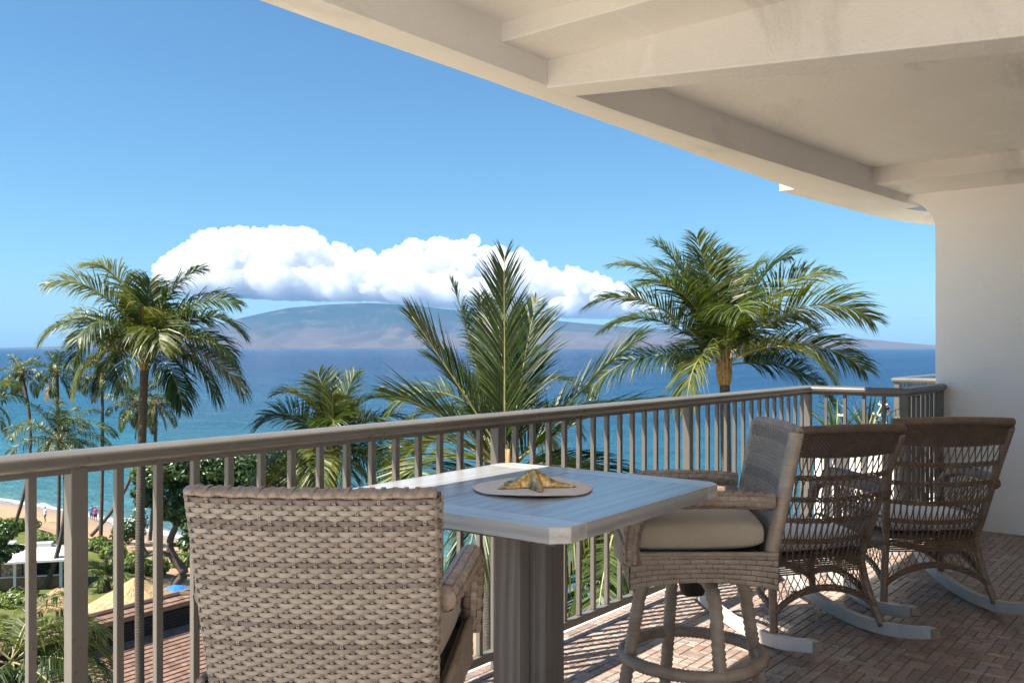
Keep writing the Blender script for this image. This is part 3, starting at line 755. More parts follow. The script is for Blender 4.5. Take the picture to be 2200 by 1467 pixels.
def make_stool(loc, rz, base_rot, label, detail):
    st = empty('bar_stool', loc, rz); tag(st, label, 'bar stool', 'woven bar stools at the table')
    # backrest -----------------------------------------------------------------
    core = MB(); rings = []
    for t in [0.56 + 0.02*k for k in range(26)]:
        f = (t-0.60)/0.47; half = 0.5*(W_BOT + (W_TOP-W_BOT)*max(0,min(1,f))) - 0.004; ring = []
        for k in range(13):
            s = -half + 2*half*k/12; yb = -0.205-0.20*(t-0.62) - 0.026*(1-(s/half)**2); ring.append(Vector((s, yb-0.014, t)))
        for k in range(12,-1,-1):
            s = -half + 2*half*k/12; yb = -0.205-0.20*(t-0.62) - 0.026*(1-(s/half)**2); ring.append(Vector((s, yb+0.014, t)))
        rings.append(ring)
    bk = core.loft(rings).build('backrest', M_LINING, st)
    out_s = back_frame(-1); in_s = back_frame(1)
    if detail:
        def rowcb(j, P, Nn, Uu):
            mb = MB(); ribbon(mb, P, Nn, Uu, 0.0051, 0.0017)
            mt = M_WK[3] if j % 4 == 2 and j % 12 != 6 or j == 33 else M_WK[rw.choice((0,0,1,2,2))]
            mb.build('strand', mt, bk, True)
        def colcb(i, paths):
            mb = MB()
            for o_ in (-0.0017, 0.0017):
                mb.tube([p + sd*o_ for p, sd in paths], 0.0017, 6)
            mb.build('stake', M_WKV, bk, True)
        weave(out_s, -0.2605, 0.2605, 0.655, 1.056, 0.0212, 0.0104, 0.0029, 0.005, 0.002, 0.002, rowcb, colcb)
        # rolled top edge: a broad strand with the stakes looped over it
        top = MB(); P = []; 
        for k in range(61):
            s = -0.240 + 0.48*k/60; half = 0.25
            P.append(Vector((s, -0.301 - 0.026*(1-(s/half)**2), 1.061 + 0.0012*math.sin(k*0.9))))
        top.tube(P, 0.0200, 12, ry=0.0100); tb = top.build('top_roll', M_WK[1], bk, True)
        for i in range(22):
            s = -0.2226 + i*0.0212; lp = MB(); y = -0.301 - 0.026*(1-(s/0.25)**2)
            for o_ in (-0.0026, 0.0, 0.0026):
                lp.tube([Vector((s+o_+0.004*math.sin(a), y + 0.0212*math.cos(a), 1.061 + 0.0112*math.sin(a))) for a in [R(-30+x*20) for x in range(13)]], 0.0013, 5)
            lp.build('loop', M_WKV, tb, True)
        ins = MB()
        weave(in_s, -0.24, 0.24, 0.655, 1.05, 0.0212, 0.0108, 0.0026, 0.005, 0.002, 0.002, lambda j,P,Nn,Uu: ribbon(ins,P,Nn,Uu,0.0052,0.002), lambda i,p: None, 3)
        tag(ins.build('seat_side_weave', M_WKT, bk, True), kind='stuff')
    else:
        rows = [MB() for _ in range(3)]; stakes = MB()
        for sf_, ds_ in ((in_s, 0.0150), (out_s, 0.0200)):
            weave(sf_, -0.243, 0.243, 0.64, 1.055, ds_, 0.0122, 0.0028, 0.005, 0.002, 0.002,
                  lambda j,P,Nn,Uu: ribbon(rows[2 if (j//3)%4 == 2 else (j%2)], P, Nn, Uu, 0.0056, 0.0022),
                  lambda i,paths: stakes.tube([p for p, sd in paths], 0.0024, 5), 3)
        for q, mt in zip(rows, (M_WK[0], M_WKT, M_WK[3])): tag(q.build('back_weave', mt, bk, True), kind='stuff')
        tag(stakes.build('back_stakes', M_WK[2], bk, True), kind='stuff')
        P = [Vector((s, -0.293-0.026*(1-(s/0.25)**2), 1.058)) for s in [-0.235+0.47*k/30 for k in range(31)]]
        tp = MB(); woven_tube(tp, P, 0.019, 12, 0.0014, 0.012); tp.build('top_roll', M_WKW, bk, True)
    for sg in (-1, 1):                                                     # wrapped side posts
        if detail: continue
        mb = MB(); woven_tube(mb, [(sg*(0.5*(W_BOT+(W_TOP-W_BOT)*k/10)-0.006), -0.205-0.2*(0.47*k/10-0.04), 0.58+0.48*k/10) for k in range(11)], 0.023, 12, 0.0017, 0.013)
        mb.build('back_post', M_WKW, bk, True)
    # arms --------------------------------------------------------------------
    for sg in (-1, 1):
        mb = MB()
        tube_weave(mb, [(sg*0.243,-0.215,0.835),(sg*0.252,-0.10,0.842),(sg*0.256,0.08,0.842),(sg*0.256,0.165,0.832),(sg*0.254,0.225,0.785),(sg*0.250,0.245,0.715),(sg*0.246,0.245,0.63)], 0.0265, 0.034, 9, 0.003)
        mb.build('arm', M_WKT, st, True)
    # seat box with arched lower edge -----------------------------------------
    ap = MB(); aw, ad, zt = 0.248, 0.25, 0.665
    def low(u): return 0.545 + 0.028*(1-(2*u-1)**2)**0.8
    for (ax, ay, bx, by) in ((-aw,-ad+0.02,-aw,ad),(aw,ad,aw,-ad+0.02),(-aw,ad,aw,ad),(aw,-ad+0.02,-aw,-ad+0.02)):
        A = Vector((ax,ay,0)); B = Vector((bx,by,0)); L_ = (B-A).length; sd = (B-A)/L_; n0 = Vector((sd.y,-sd.x,0))
        if n0.dot(A+B) < 0: n0 = -n0
        nrow = 6
        for j in range(nrow):
            ns = int(L_/0.052)
            off_ = (j % 3)/3.0
            for k in range(-1, ns+1):
                s0 = (k+off_)*L_/ns; s1 = s0 + L_/ns*0.97
                s0 = max(0, s0); s1 = min(L_, s1)
                if s1-s0 < 0.004: continue
                PP = []; NN = []; UU = []
                for q in range(5):
                    s = s0 + (s1-s0)*q/4; lo = low(s/L_); dz = (zt-lo)/nrow; z = lo + (j+0.5)*dz
                    PP.append(A + sd*s + Vector((0,0,z)) + n0*(0.001+0.0022*math.sin(math.pi*q/4))); NN.append(n0); UU.append(Vector((0,0,1)))
                ribbon(ap, PP, NN, UU, dz*0.47, 0.002)
    tag(ap.build('apron_weave', M_WKT, st, True), kind='stuff')
    bx_ = MB()
    for (ax, ay, bx2, by2) in ((-aw,-ad+0.02,-aw,ad),(aw,ad,aw,-ad+0.02),(-aw,ad,aw,ad),(aw,-ad+0.02,-aw,-ad+0.02)):
        A = Vector((ax,ay,0)); B = Vector((bx2,by2,0)); rr2 = []
        n0 = Vector((-(B-A).y,(B-A).x,0)).normalized()
        if n0.dot(A+B) > 0: n0 = -n0
        for k in range(13):
            p = A + (B-A)*k/12; lo = low(k/12)+0.002
            rr2.append([p+Vector((0,0,lo)), p+n0*0.02+Vector((0,0,lo)), p+n0*0.02+Vector((0,0,zt-0.001)), p+Vector((0,0,zt-0.001))])
        bx_.loft(rr2)
    bx_.box(-aw+0.02,aw-0.02,-ad+0.04,ad-0.02,0.60,0.64)
    bx_.build('seat_box', M_LINING, st)
    rimm = MB(); woven_tube(rimm, [(-aw,-ad+0.02,zt),(-aw,ad,zt),(aw,ad,zt),(aw,-ad+0.02,zt)], 0.009, 8, 0.001, 0.01); rimm.build('seat_rim', M_WKT, st, True)
    # cushion -----------------------------------------------------------------
    cu = cushion(MB(), 0.455, 0.455, 0.125).build('cushion', M_CUSH, st, True)
    if detail: cu.location = (0.0, 0.03, 0.726); cu.rotation_euler = (R(-2), R(2), 0)
    else: cu.location = (0.0, 0.03, 0.728); cu.rotation_euler = (R(-2.0), R(-3), 0)
    # swivel, legs, foot ring ---------------------------------------------------
    MB().tube([(0,0,0.47),(0,0,0.52),(0,0,0.545),(0,0,0.60)], [0.04,0.055,0.10,0.10], 16).build('swivel', M_BLACKMETAL, st, True)
    ba = base_rot - rz
    for k in range(4):
        a = ba + k*math.pi/2; c_, s_ = math.cos(a), math.sin(a)
        mb = MB(); pts = [(c_*r_, s_*r_, z) for r_, z in ((0.06,0.548),(0.13,0.545),(0.175,0.52),(0.198,0.46),(0.212,0.38),(0.235,0.25),(0.262,0.10),(0.282,0.006))]
        woven_tube(mb, smooth_path(pts, 5), 0.0225, 12, 0.0021, 0.017); mb.build('leg', M_WKW, st, True)
    ring = []
    for k in range(48):
        a = ba + 2*math.pi*k/48; q = abs(math.cos(2*(a-ba)))
        ring.append((0.232*(1+0.04*q)*math.cos(a), 0.232*(1+0.04*q)*math.sin(a), 0.262))
    mb = MB(); woven_tube(mb, ring + [ring[0]], 0.0215, 12, 0.0016, 0.015); mb.build('foot_ring', M_WKW, st, True)
    return st
ST1 = (1.336, 1.554, 0.004)
make_stool(ST1, R(35.5-90), R(-20), 'woven bar stool seen from behind, nearest the camera', True)
make_stool((2.855, 1.501, 0.004), math.atan2(0.78,-0.62)-R(90), R(-39.9), 'woven bar stool turned sideways with beige cushion right of the table', False)

# ------------------------------------------------------------------ placemat and starfish
m, nt, b = new_mat('woven_straw_mat')
wv = N(nt, 'ShaderNodeTexWave'); wv.wave_type = 'RINGS'; wv.rings_direction = 'Z'; wv.inputs['Scale'].default_value = 55; wv.inputs['Distortion'].default_value = 0.6
nt.links.new(mapping(nt), wv.inputs[0])
c = ramp(nt, math_n(nt, 'ADD', math_n(nt, 'MULTIPLY', wv.outputs['Fac'], 0.6), math_n(nt, 'MULTIPLY', noise_tex(nt, mapping(nt), 60, 3), 0.4)), [(0.2,(0.62,0.54,0.49)),(0.8,(0.84,0.77,0.71))])
nt.links.new(c, b.inputs['Base Color']); b.inputs['Roughness'].default_value = 0.8
bump(nt, b, wv.outputs['Fac'], 0.5, 0.002)
M_MAT = m
pm = empty('placemat', (2.165, 1.675, TZ+0.0005)); tag(pm, 'round woven straw placemat under the gold starfish', 'placemat')
rg = []; rm = random.Random(5)
def mat_r(a): return 0.181 + 0.003*math.sin(3*a+1) + 0.002*math.sin(7*a)
def mat_z(a, r): return 0.0012 + 0.0055*max(0, (r-0.12)/0.06)**2*max(0, math.sin(2*a+0.4))
for r_, dz in ((0.003,0.004),(0.06,0.004),(0.12,0.004),(0.15,0.004),(0.17,0.004),(1.0,0.003),(1.003,0.0015),(0.99,0.0)):
    ring = []
    for k in range(64):
        a = 2*math.pi*k/64; rr_ = r_ if r_ < 0.5 else mat_r(a)*r_
        ring.append((rr_*math.cos(a), rr_*math.sin(a), mat_z(a, rr_)+dz))
    rg.append(ring)
rg.append([(0.003*math.cos(2*math.pi*k/64), 0.003*math.sin(2*math.pi*k/64), 0.0) for k in range(64)])
mbm = MB(); mbm.loft(rg[::-1]); o = mbm.build('mat_disc', M_MAT, pm, True)
mbr = MB(); mbr.tube([(mat_r(a)*math.cos(a), mat_r(a)*math.sin(a), mat_z(a, mat_r(a))+0.0022) for a in [2*math.pi*k/64 for k in range(64)]], 0.0024, 6, closed=True); mbr.build('mat_edge', M_MAT, pm, True)
m, nt, b = new_mat('antique_gold')
n1 = noise_tex(nt, mapping(nt), 60, 4, 0.6)
c = ramp(nt, n1, [(0.35,(0.20,0.13,0.05)),(0.52,(0.62,0.45,0.20)),(0.7,(0.90,0.72,0.40))])
nt.links.new(c, b.inputs['Base Color']); b.inputs['Metallic'].default_value = 0.85; b.inputs['Roughness'].default_value = 0.28
vo = N(nt, 'ShaderNodeTexVoronoi'); vo.inputs['Scale'].default_value = 120; nt.links.new(mapping(nt), vo.inputs[0])
bump(nt, b, math_n(nt, 'MULTIPLY', vo.outputs['Distance'], -1.0), 0.45, 0.003)
M_GOLD = m
sfv = []; sff = []; NA, NR = 200, 34; arms = [math.atan2(*(lambda v: (v[1], v[0]))((RGT*a + FWD*b2)[:2])) for a, b2 in ((1.0,-0.10),(0.18,-1.0),(-0.95,-0.42),(-0.85,0.55),(0.45,1.0))]
lens = [0.130, 0.112, 0.118, 0.108, 0.12]
def star_r(a):
    best = 0
    for am, L_ in zip(arms, lens):
        d = abs((a-am+math.pi)%(2*math.pi)-math.pi)
        w = 0.0225
        # tapered arm outline in polar form
        lo, hi = 0.0, L_
        for _ in range(24):
            mid = (lo+hi)/2; half = w*(1-(mid/L_)**1.7)+0.0045
            if mid*math.sin(min(d, math.pi/2)) < half and mid*math.cos(d) < L_: lo = mid
            else: hi = mid
        best = max(best, lo)
    return max(best, 0.026)
rs_ = [star_r(2*math.pi*k/NA) for k in range(NA)]
for j in range(NR+1):
    for k in range(NA):
        a = 2*math.pi*k/NA; f = j/NR; r_ = rs_[k]*f
        mx = max(lens); crest = 0.040*math.exp(-(r_/0.050)**2) + 0.013
        da = min(abs((a-am+math.pi)%(2*math.pi)-math.pi) for am in arms); across = min(1, r_*math.sin(min(da,1.5))/0.0245)
        z = crest*math.sqrt(max(0, 1-f**4))*(1-0.62*across**2) + 0.0012*math.sin(r_*420)*(1-f) + 0.0008*mnoise.noise(Vector((math.cos(a)*r_*150, math.sin(a)*r_*150, 1)))*(1-f)
        sfv.append((r_*math.cos(a), r_*math.sin(a), max(0.0, z)))
for j in range(NR):
    for k in range(NA): sff.append((j*NA+k, (j+1)*NA+k, (j+1)*NA+(k+1)%NA, j*NA+(k+1)%NA))
sff.append(tuple(NR*NA+k for k in range(NA-1,-1,-1)))
star = MB().add(sfv, sff).build('starfish_ornament', M_GOLD, None, True)
star.location = (2.165, 1.675, TZ+0.0065); tag(star, 'gold metal starfish ornament lying on the round placemat', 'ornament')

# ------------------------------------------------------------------ rocking chairs
M_RK = [wicker_mat('brown_wicker', (0.105,0.072,0.052), (0.160,0.112,0.082), (0.235,0.172,0.130), (60,60,300)),
        wicker_mat('brown_wicker_warm', (0.130,0.080,0.052), (0.185,0.120,0.080), (0.26,0.18,0.125), (60,60,300))]
M_POLE = wicker_mat('brown_pole', (0.145,0.095,0.066), (0.20,0.138,0.098), (0.28,0.20,0.145), (6,6,120), 1.0, 0.35)
M_ROCK = simple('light_grey_painted_wood', (0.46,0.44,0.41), 0.45, 0.08, 9, 0.08, 70)
M_TIP = simple('brown_grey_cap', (0.22,0.18,0.155), 0.5, 0.1, 9, 0.05, 70)
def quad_surf(bl, br, tl, tr, bow=0.0):
    bl, br, tl, tr = map(Vector, (bl, br, tl, tr))
    n = ((br-bl).cross(tl-bl)).normalized()
    def S(u, v):
        return (bl*(1-u)+br*u)*(1-v) + (tl*(1-u)+tr*u)*v + n*(bow*4*u*(1-u))
    return S, n
def lattice(mb, S, n, v0, v1, cnt, waves, r=0.0026, amp=1.0, vlow=None, steps=7):
    """pairs of canes that cross at every band and bow apart between"""
    for k in range(cnt):
        u0 = (k+0.5)/cnt
        for sg in (-1, 1):
            pts = []
            lo = v0 if vlow is None else vlow(u0)
            m_ = waves*steps
            for q in range(m_+1):
                v = lo + (v1-lo)*q/m_
                u = u0 + sg*amp*0.5/cnt*math.cos(math.pi*waves*(v-v0)/(v1-v0))
                pts.append(S(max(0.004, min(0.996, u)), v) + n*(sg*r*0.8))
            mb.tube(pts, r, 5, caps=False)
def band(mb, S, n, v, u0=0.0, u1=1.0, rows=2, dz=0.006, r=0.0036, cnt=40):
    for j in range(rows):
        pts = []
        for k in range(cnt*2+1):
            u = u0 + (u1-u0)*k/(cnt*2); pts.append(S(u, v) + Vector((0,0,(j-(rows-1)/2)*dz)) + n*(0.0045*(1 if (k+j)%2 else -1)))
        mb.tube(pts, r, 5, caps=False)
def make_rocker(loc, rz, label, tone):
    rk = empty('rocking_chair', loc, rz); tag(rk, label, 'rocking chair', 'brown wicker rocking chairs by the railing')
    wk = M_RK[tone]
    BR = [(-0.262,-0.215,0.045),(0.262,-0.215,0.045)]
    # back posts: straight shank, kink at seat, flaring and reclining above
    def post(sg): return [Vector(p) for p in ((sg*0.285,-0.285,0.055),(sg*0.252,-0.225,0.22),(sg*0.235,-0.205,0.36),(sg*0.250,-0.235,0.48),(sg*0.275,-0.315,0.72),(sg*0.300,-0.395,0.945))]
    for sg in (-1, 1):
        mb = MB(); mb.tube(smooth_path(post(sg), 5), 0.0185, 10); mb.build('back_post', M_POLE, rk, True)
        mb = MB(); mb.tube(smooth_path([(sg*0.30,0.255,0.075),(sg*0.285,0.262,0.25),(sg*0.285,0.262,0.40),(sg*0.295,0.262,0.60)], 4), 0.018, 10); mb.build('front_leg', M_POLE, rk, True)
        # rocker runner: bent flat timber
        pts = []; 
        for k in range(25):
            y = -0.60 + 1.12*k/24; pts.append((y, 0.0 + 0.30*(y+0.05)**2))
        xr = sg*0.293; rings = []
        for y, z in pts: rings.append([(xr-0.017,y,z),(xr+0.017,y,z),(xr+0.017,y,z+0.058 if y > -0.56 else z+0.045),(xr-0.017,y,z+0.058 if y > -0.56 else z+0.045)])
        mb = MB(); mb.loft(rings); ru = mb.build('runner', M_ROCK, rk, bevel=0.004)
        y, z = pts[0]; mb = MB(); mb.loft([[(xr-0.0165,y+0.002,z+0.001),(xr+0.0165,y+0.002,z+0.001),(xr+0.0165,y+0.002,z+0.044),(xr-0.0165,y+0.002,z+0.044)],[(xr-0.0165,y-0.028,z+0.014),(xr+0.0165,y-0.028,z+0.014),(xr+0.0165,y-0.010,z+0.040),(xr-0.0165,y-0.010,z+0.040)]]); mb.build('runner_cap', M_TIP, ru)
        # arm: thick rolled pole with a drooping front
        mb = MB(); woven_tube(mb, smooth_path([(sg*0.275,-0.300,0.655),(sg*0.335,-0.16,0.665),(sg*0.362,0.05,0.665),(sg*0.362,0.20,0.650),(sg*0.345,0.285,0.615),(sg*0.315,0.275,0.56)], 6), 0.026, 12, 0.001, 0.010)
        mb.build('arm', M_RK[0], rk, True)
    # back panel
    S, n = quad_surf((-0.235,-0.205,0.36),(0.235,-0.205,0.36),(-0.302,-0.402,0.965),(0.302,-0.402,0.965), bow=0.035)
    lt = MB(); lattice(lt, S, n, 0.02, 0.84, 17, 3, 0.0032, 1.0, None, 12)
    tag(lt.build('back_lattice', wk, rk, True), kind='stuff')
    for k in range(1, 5):
        mb = MB(); band(mb, S, n, 0.02+0.82*k/5, rows=3, dz=0.0075, r=0.0046, cnt=22); mb.build('cross_band', wk, rk, True)
    # top: tightly woven band under a rolled, arched rim
    tb = MB(); rows_ = 13
    def topz(u): return 0.020*(1-(2*u-1)**2)
    for j in range(rows_):
        pts = []
        for k in range(67):
            u = -0.02+1.04*k/66; p = S(max(0,min(1,u)), 0.835+0.165*(j/rows_)) + Vector((0.6*(u-max(0,min(1,u))),0,0))
            pts.append(p + Vector((0,0,topz(u)*j/rows_)) + n*(0.004*(1 if (k+j)%2 else -1)))
        tb.tube(pts, 0.0042, 5)
    tp = tb.build('top_band', wk, rk, True)
    inner_ = MB(); inner_.loft([[S(k/16, 0.835)+n*0.001, S(k/16, 0.835)-n*0.001, S(k/16,1.0)-n*0.001+Vector((0,0,topz(k/16))), S(k/16,1.0)+n*0.001+Vector((0,0,topz(k/16)))] for k in range(17)]); inner_.build('band_core', M_LINING, tp)
    rim = MB(); woven_tube(rim, [S(u, 1.0)+Vector((0,0,topz(u)+0.006)) for u in [k/24 for k in range(25)]], 0.021, 12, 0.0008, 0.010)
    rim.build('top_rim', wk, rk, True)
    # seat frame, dense apron, open lattice and braided arch on three sides
    def side(bl, br, tl, tr, cnt, nm):
        S2, n2 = quad_surf(bl, br, tl, tr)
        ap = MB()
        for j in range(9):
            pts = []
            for k in range(cnt*4+1): u = k/(cnt*4); pts.append(S2(u, 1.0-0.036*j-0.02) + n2*(0.0034*(1 if (k+j)%2 else -1)))
            ap.tube(pts, 0.0042, 5, caps=False)
        tag(ap.build('apron', wk, rk, True), kind='stuff')
        arch = lambda u: 0.02 + 0.40*(1-(2*u-1)**2)**0.75
        l2 = MB(); lattice(l2, S2, n2, 0.05, 0.68, cnt, 2, 0.0025, 0.9, vlow=lambda u: arch(u)+0.02, steps=5)
        tag(l2.build('skirt_lattice', wk, rk, True), kind='stuff')
        br_ = MB()
        for q in range(6):
            pts = []
            for k in range(41):
                u = k/40; ph = k*0.55 + q*math.pi/3
                pts.append(S2(u, arch(u)) + n2*(0.012*math.cos(ph)) + Vector((0,0,0.013*math.sin(ph))))
            br_.tube(pts, 0.0045, 6)
        br_.build('braid', wk, rk, True)
    side((-0.268,-0.255,0.135),(0.268,-0.255,0.135),(-0.238,-0.208,0.385),(0.238,-0.208,0.385), 14, 'rear')
    side((-0.288,0.262,0.135),(-0.268,-0.255,0.135),(-0.285,0.262,0.385),(-0.238,-0.208,0.385), 15, 'left')
    side((0.268,-0.255,0.135),(0.288,0.262,0.135),(0.238,-0.208,0.385),(0.285,0.262,0.385), 15, 'right')
    side((0.288,0.262,0.135),(-0.288,0.262,0.135),(0.285,0.262,0.385),(-0.285,0.262,0.385), 17, 'front')
    MB().prism([(-0.235,-0.205),(0.235,-0.205),(0.283,0.262),(-0.283,0.262)], 0.372, 0.392).build('seat_deck', M_LINING, rk)
    # side panels under the arms
    for sg in (-1, 1):
        S3, n3 = quad_surf((sg*0.245,-0.225,0.40),(sg*0.287,0.262,0.40),(sg*0.275,-0.300,0.645),(sg*0.350,0.20,0.640))
        l3 = MB(); lattice(l3, S3, n3, 0.0, 1.0, 13, 3, 0.0025)
        tag(l3.build('arm_lattice', wk, rk, True), kind='stuff')
        mb = MB(); band(mb, S3, n3, 0.33, rows=2, cnt=18); mb.build('arm_band', wk, rk, True)
    cu = cushion(MB(), 0.475, 0.47, 0.10, 20).build('cushion', M_CUSHW, rk, True); cu.location = (0,0.03,0.442)
    tg = MB().box(-0.012,0.012,-0.001,0.001,-0.017,0.017).build('cushion_tag', M_WHITE, cu); tg.location = (0.03,-0.2355,-0.02)
    return rk
def rocker_at(rear_mid, ang, label, tone):
    f = Vector((math.cos(R(ang)), math.sin(R(ang)), 0)); p = Vector((rear_mid[0], rear_mid[1], 0)) + f*0.285
    return make_rocker((p.x, p.y, 0.005), R(ang-90), label, tone)
rocker_at((4.045,1.445), 56.0, 'brown wicker rocking chair with pale cushion, nearer the table', 0)
rocker_at((4.82,1.17), 42.0, 'brown wicker rocking chair with pale cushion, nearer the end wall', 1)
# ================================================================== palms
def leaf_mat(name, dark, mid, light, rough=0.38, trans=0.28, spec=0.5):
    m, nt, b = new_mat(name)
    g = N(nt, 'ShaderNodeNewGeometry'); oi = N(nt, 'ShaderNodeObjectInfo')
    r_ = math_n(nt, 'ADD', math_n(nt, 'MULTIPLY', g.outputs['Random Per Island'], 0.62), math_n(nt, 'MULTIPLY', oi.outputs['Random'], 0.38))
    c = ramp(nt, r_, [(0.12, dark), (0.5, mid), (0.92, light)])
    c = mixc(nt, 1.0, c, ramp(nt, noise_tex(nt, mapping(nt), 9, 3), [(0.3,(0.75,)*3),(0.7,(1.2,)*3)]), 'MULTIPLY')
    nt.links.new(c, b.inputs['Base Color']); b.inputs['Roughness'].default_value = rough; b.inputs['Specular IOR Level'].default_value = spec
    tr = N(nt, 'ShaderNodeBsdfTranslucent'); nt.links.new(mixc(nt, 1.0, c, (1.5,1.6,0.55), 'MULTIPLY'), tr.inputs[0])
    mx = N(nt, 'ShaderNodeMixShader'); mx.inputs[0].default_value = trans
    out = nt.nodes['Material Output']
    nt.links.new(b.outputs[0], mx.inputs[1]); nt.links.new(tr.outputs[0], mx.inputs[2]); nt.links.new(mx.outputs[0], out.inputs['Surface'])
    return m
M_LEAF = leaf_mat('palm_leaflet', (0.014,0.032,0.007), (0.038,0.064,0.011), (0.105,0.125,0.022), 0.42, 0.26, 0.36)
M_LEAF_SHADE = leaf_mat('palm_leaflet_shaded', (0.010,0.025,0.006), (0.026,0.048,0.009), (0.070,0.090,0.016), 0.45, 0.22, 0.32)  # darker leaf copy: shade of edge-on leaflets put into the colour
M_LEAFY = leaf_mat('palm_leaflet_yellowing', (0.048,0.064,0.011), (0.110,0.124,0.022), (0.20,0.195,0.045), 0.42, 0.30, 0.36)
M_LEAFD = leaf_mat('palm_leaflet_dry', (0.16,0.10,0.045), (0.27,0.18,0.085), (0.36,0.26,0.14), 0.6, 0.2)
M_RACH = simple('palm_midrib', (0.24,0.22,0.085), 0.45, 0.25, 8, 0.1, 40)
M_BROAD = leaf_mat('broad_leaf', (0.022,0.050,0.012), (0.050,0.092,0.020), (0.095,0.140,0.032), 0.32, 0.25)
M_BUSH = leaf_mat('coastal_shrub_leaf', (0.060,0.100,0.018), (0.120,0.165,0.030), (0.20,0.235,0.055), 0.4, 0.3)
m, nt, b = new_mat('palm_trunk')
wv = N(nt, 'ShaderNodeTexWave'); wv.wave_type = 'BANDS'; wv.bands_direction = 'Z'; wv.inputs['Scale'].default_value = 7.5; wv.inputs['Distortion'].default_value = 5.0; wv.inputs['Detail'].default_value = 3
nt.links.new(mapping(nt, (1,1,1)), wv.inputs[0])
nz = noise_tex(nt, mapping(nt, (6,6,1.2)), 2.5, 5, 0.65)
c = ramp(nt, math_n(nt, 'ADD', math_n(nt, 'MULTIPLY', wv.outputs['Fac'], 0.5), math_n(nt, 'MULTIPLY', nz, 0.5)), [(0.25,(0.032,0.024,0.019)),(0.5,(0.075,0.058,0.046)),(0.78,(0.145,0.115,0.092))])
nt.links.new(c, b.inputs['Base Color']); b.inputs['Roughness'].default_value = 0.9
bump(nt, b, math_n(nt, 'ADD', math_n(nt, 'MULTIPLY', wv.outputs['Fac'], 0.5), nz), 0.8, 0.02)
M_TRUNK = m
M_SHEATH = simple('palm_leaf_sheath', (0.30,0.185,0.075), 0.7, 0.35, 12, 0.6, 60, 0.01)
M_BARK = simple('grey_brown_bark', (0.105,0.078,0.060), 0.9, 0.35, 3, 0.8, 14, 0.03)

def cam_dir(az, el):
    """azimuth in the view frame: 0 right, 90 away, 180 left, 270 towards the camera"""
    a, e = R(az), R(el)
    return RGT*(math.cos(a)*math.cos(e)) + FWD*(math.sin(a)*math.cos(e)) + Vector((0,0,math.sin(e)))
def make_frond(parent, origin, d0, L, droop, nleaf, llen, lw, rg, wind=0.0, mat=None, roll=0.0, dense=1.0, hang=0.5, lean=0.0):
    n = 16; p = Vector(origin); d = d0.normalized(); pts = [p.copy()]; step = L/n
    ax = d.cross(Vector((0,0,1)))
    if ax.length < 0.15: ax = RGT.copy()
    ax.normalize()
    for k in range(n):
        turn = droop*1.45/n*(0.25 + 1.5*k/n)
        down = Vector((0,0,-1)); w = (down - d*d.dot(down))
        d = (d + w*turn + RGT*(wind*step*0.35*(k/n)) + Vector((rg.uniform(-1,1),rg.uniform(-1,1),rg.uniform(-1,1)))*0.012).normalized()
        p = p + d*step; pts.append(p.copy())
    rb = 0.030*(L/4)**0.5
    fr = MB().tube(pts, [rb*(1-0.86*k/n)+0.003 for k in range(n+1)], 5).build('frond', M_RACH, parent, True)
    lm = MB(); V = lm.v; F = lm.f
    Zu = Vector((0,0,1))
    ph = rg.uniform(0, 6.28)
    for i in range(nleaf):
        if math.sin(i*0.37+ph)*math.sin(i*0.11+ph*2) > 0.72: continue      # torn gaps
        t = 0.13 + 0.87*(i/(nleaf-1)); k = min(n-1, int(t*n)); q = t*n-k
        P = pts[k].lerp(pts[k+1], q); T = (pts[k+1]-pts[k]).normalized()
        side = T.cross(Zu)
        if side.length < 0.35: side = side*0.5 + ax*0.5
        side.normalize(); nrm = side.cross(T).normalized()
        if roll: 
            side, nrm = side*math.cos(roll)+nrm*math.sin(roll), nrm*math.cos(roll)-side*math.sin(roll)
        ll = llen*(0.45 + 0.75*math.sin(min(1.0, t*1.35)*math.pi*0.62))*(1.0 if t < 0.7 else 1.0-0.62*((t-0.7)/0.3)**1.3)
        fwd = 0.45 + lean + 1.1*t*t
        for sg in (-1, 1):
            if rg.random() > dense: continue
            l2 = ll*rg.uniform(0.82, 1.08)
            dv = (side*sg + T*(fwd*rg.uniform(0.85,1.15)) + nrm*(0.42 - 0.25*t + rg.uniform(-0.16,0.16))).normalized()
            dv = (dv + RGT*(wind*0.25)).normalized()
            g0 = hang*rg.uniform(0.55, 1.5)
            d2 = (dv + Vector((0,0,-g0))).normalized(); d3 = (d2 + Vector((0,0,-g0*1.1)) + RGT*(wind*0.3)).normalized()
            wdir = T - dv*T.dot(dv)
            if wdir.length < 0.1: wdir = nrm.copy()
            wdir.normalize(); wdir = (wdir + nrm*rg.uniform(-0.55,0.55)).normalized()
            p1 = P + dv*(l2*0.34); p2 = p1 + d2*(l2*0.36); p3 = p2 + d3*(l2*0.30); hw = lw*0.5*rg.uniform(0.8,1.15)
            o = len(V)
            V.extend([tuple(P - wdir*hw*0.45), tuple(P + wdir*hw*0.45), tuple(p1 + wdir*hw), tuple(p1 - wdir*hw), tuple(p2 + wdir*hw*0.72), tuple(p2 - wdir*hw*0.72), tuple(p3)])
            F.extend([(o,o+1,o+2,o+3),(o+3,o+2,o+4,o+5),(o+5,o+4,o+6)])
    ml = mat or (M_LEAFY if rg.random() < 0.22 else M_LEAF)
    tag(lm.build('leaflets', ml, fr), kind='stuff')
    return fr
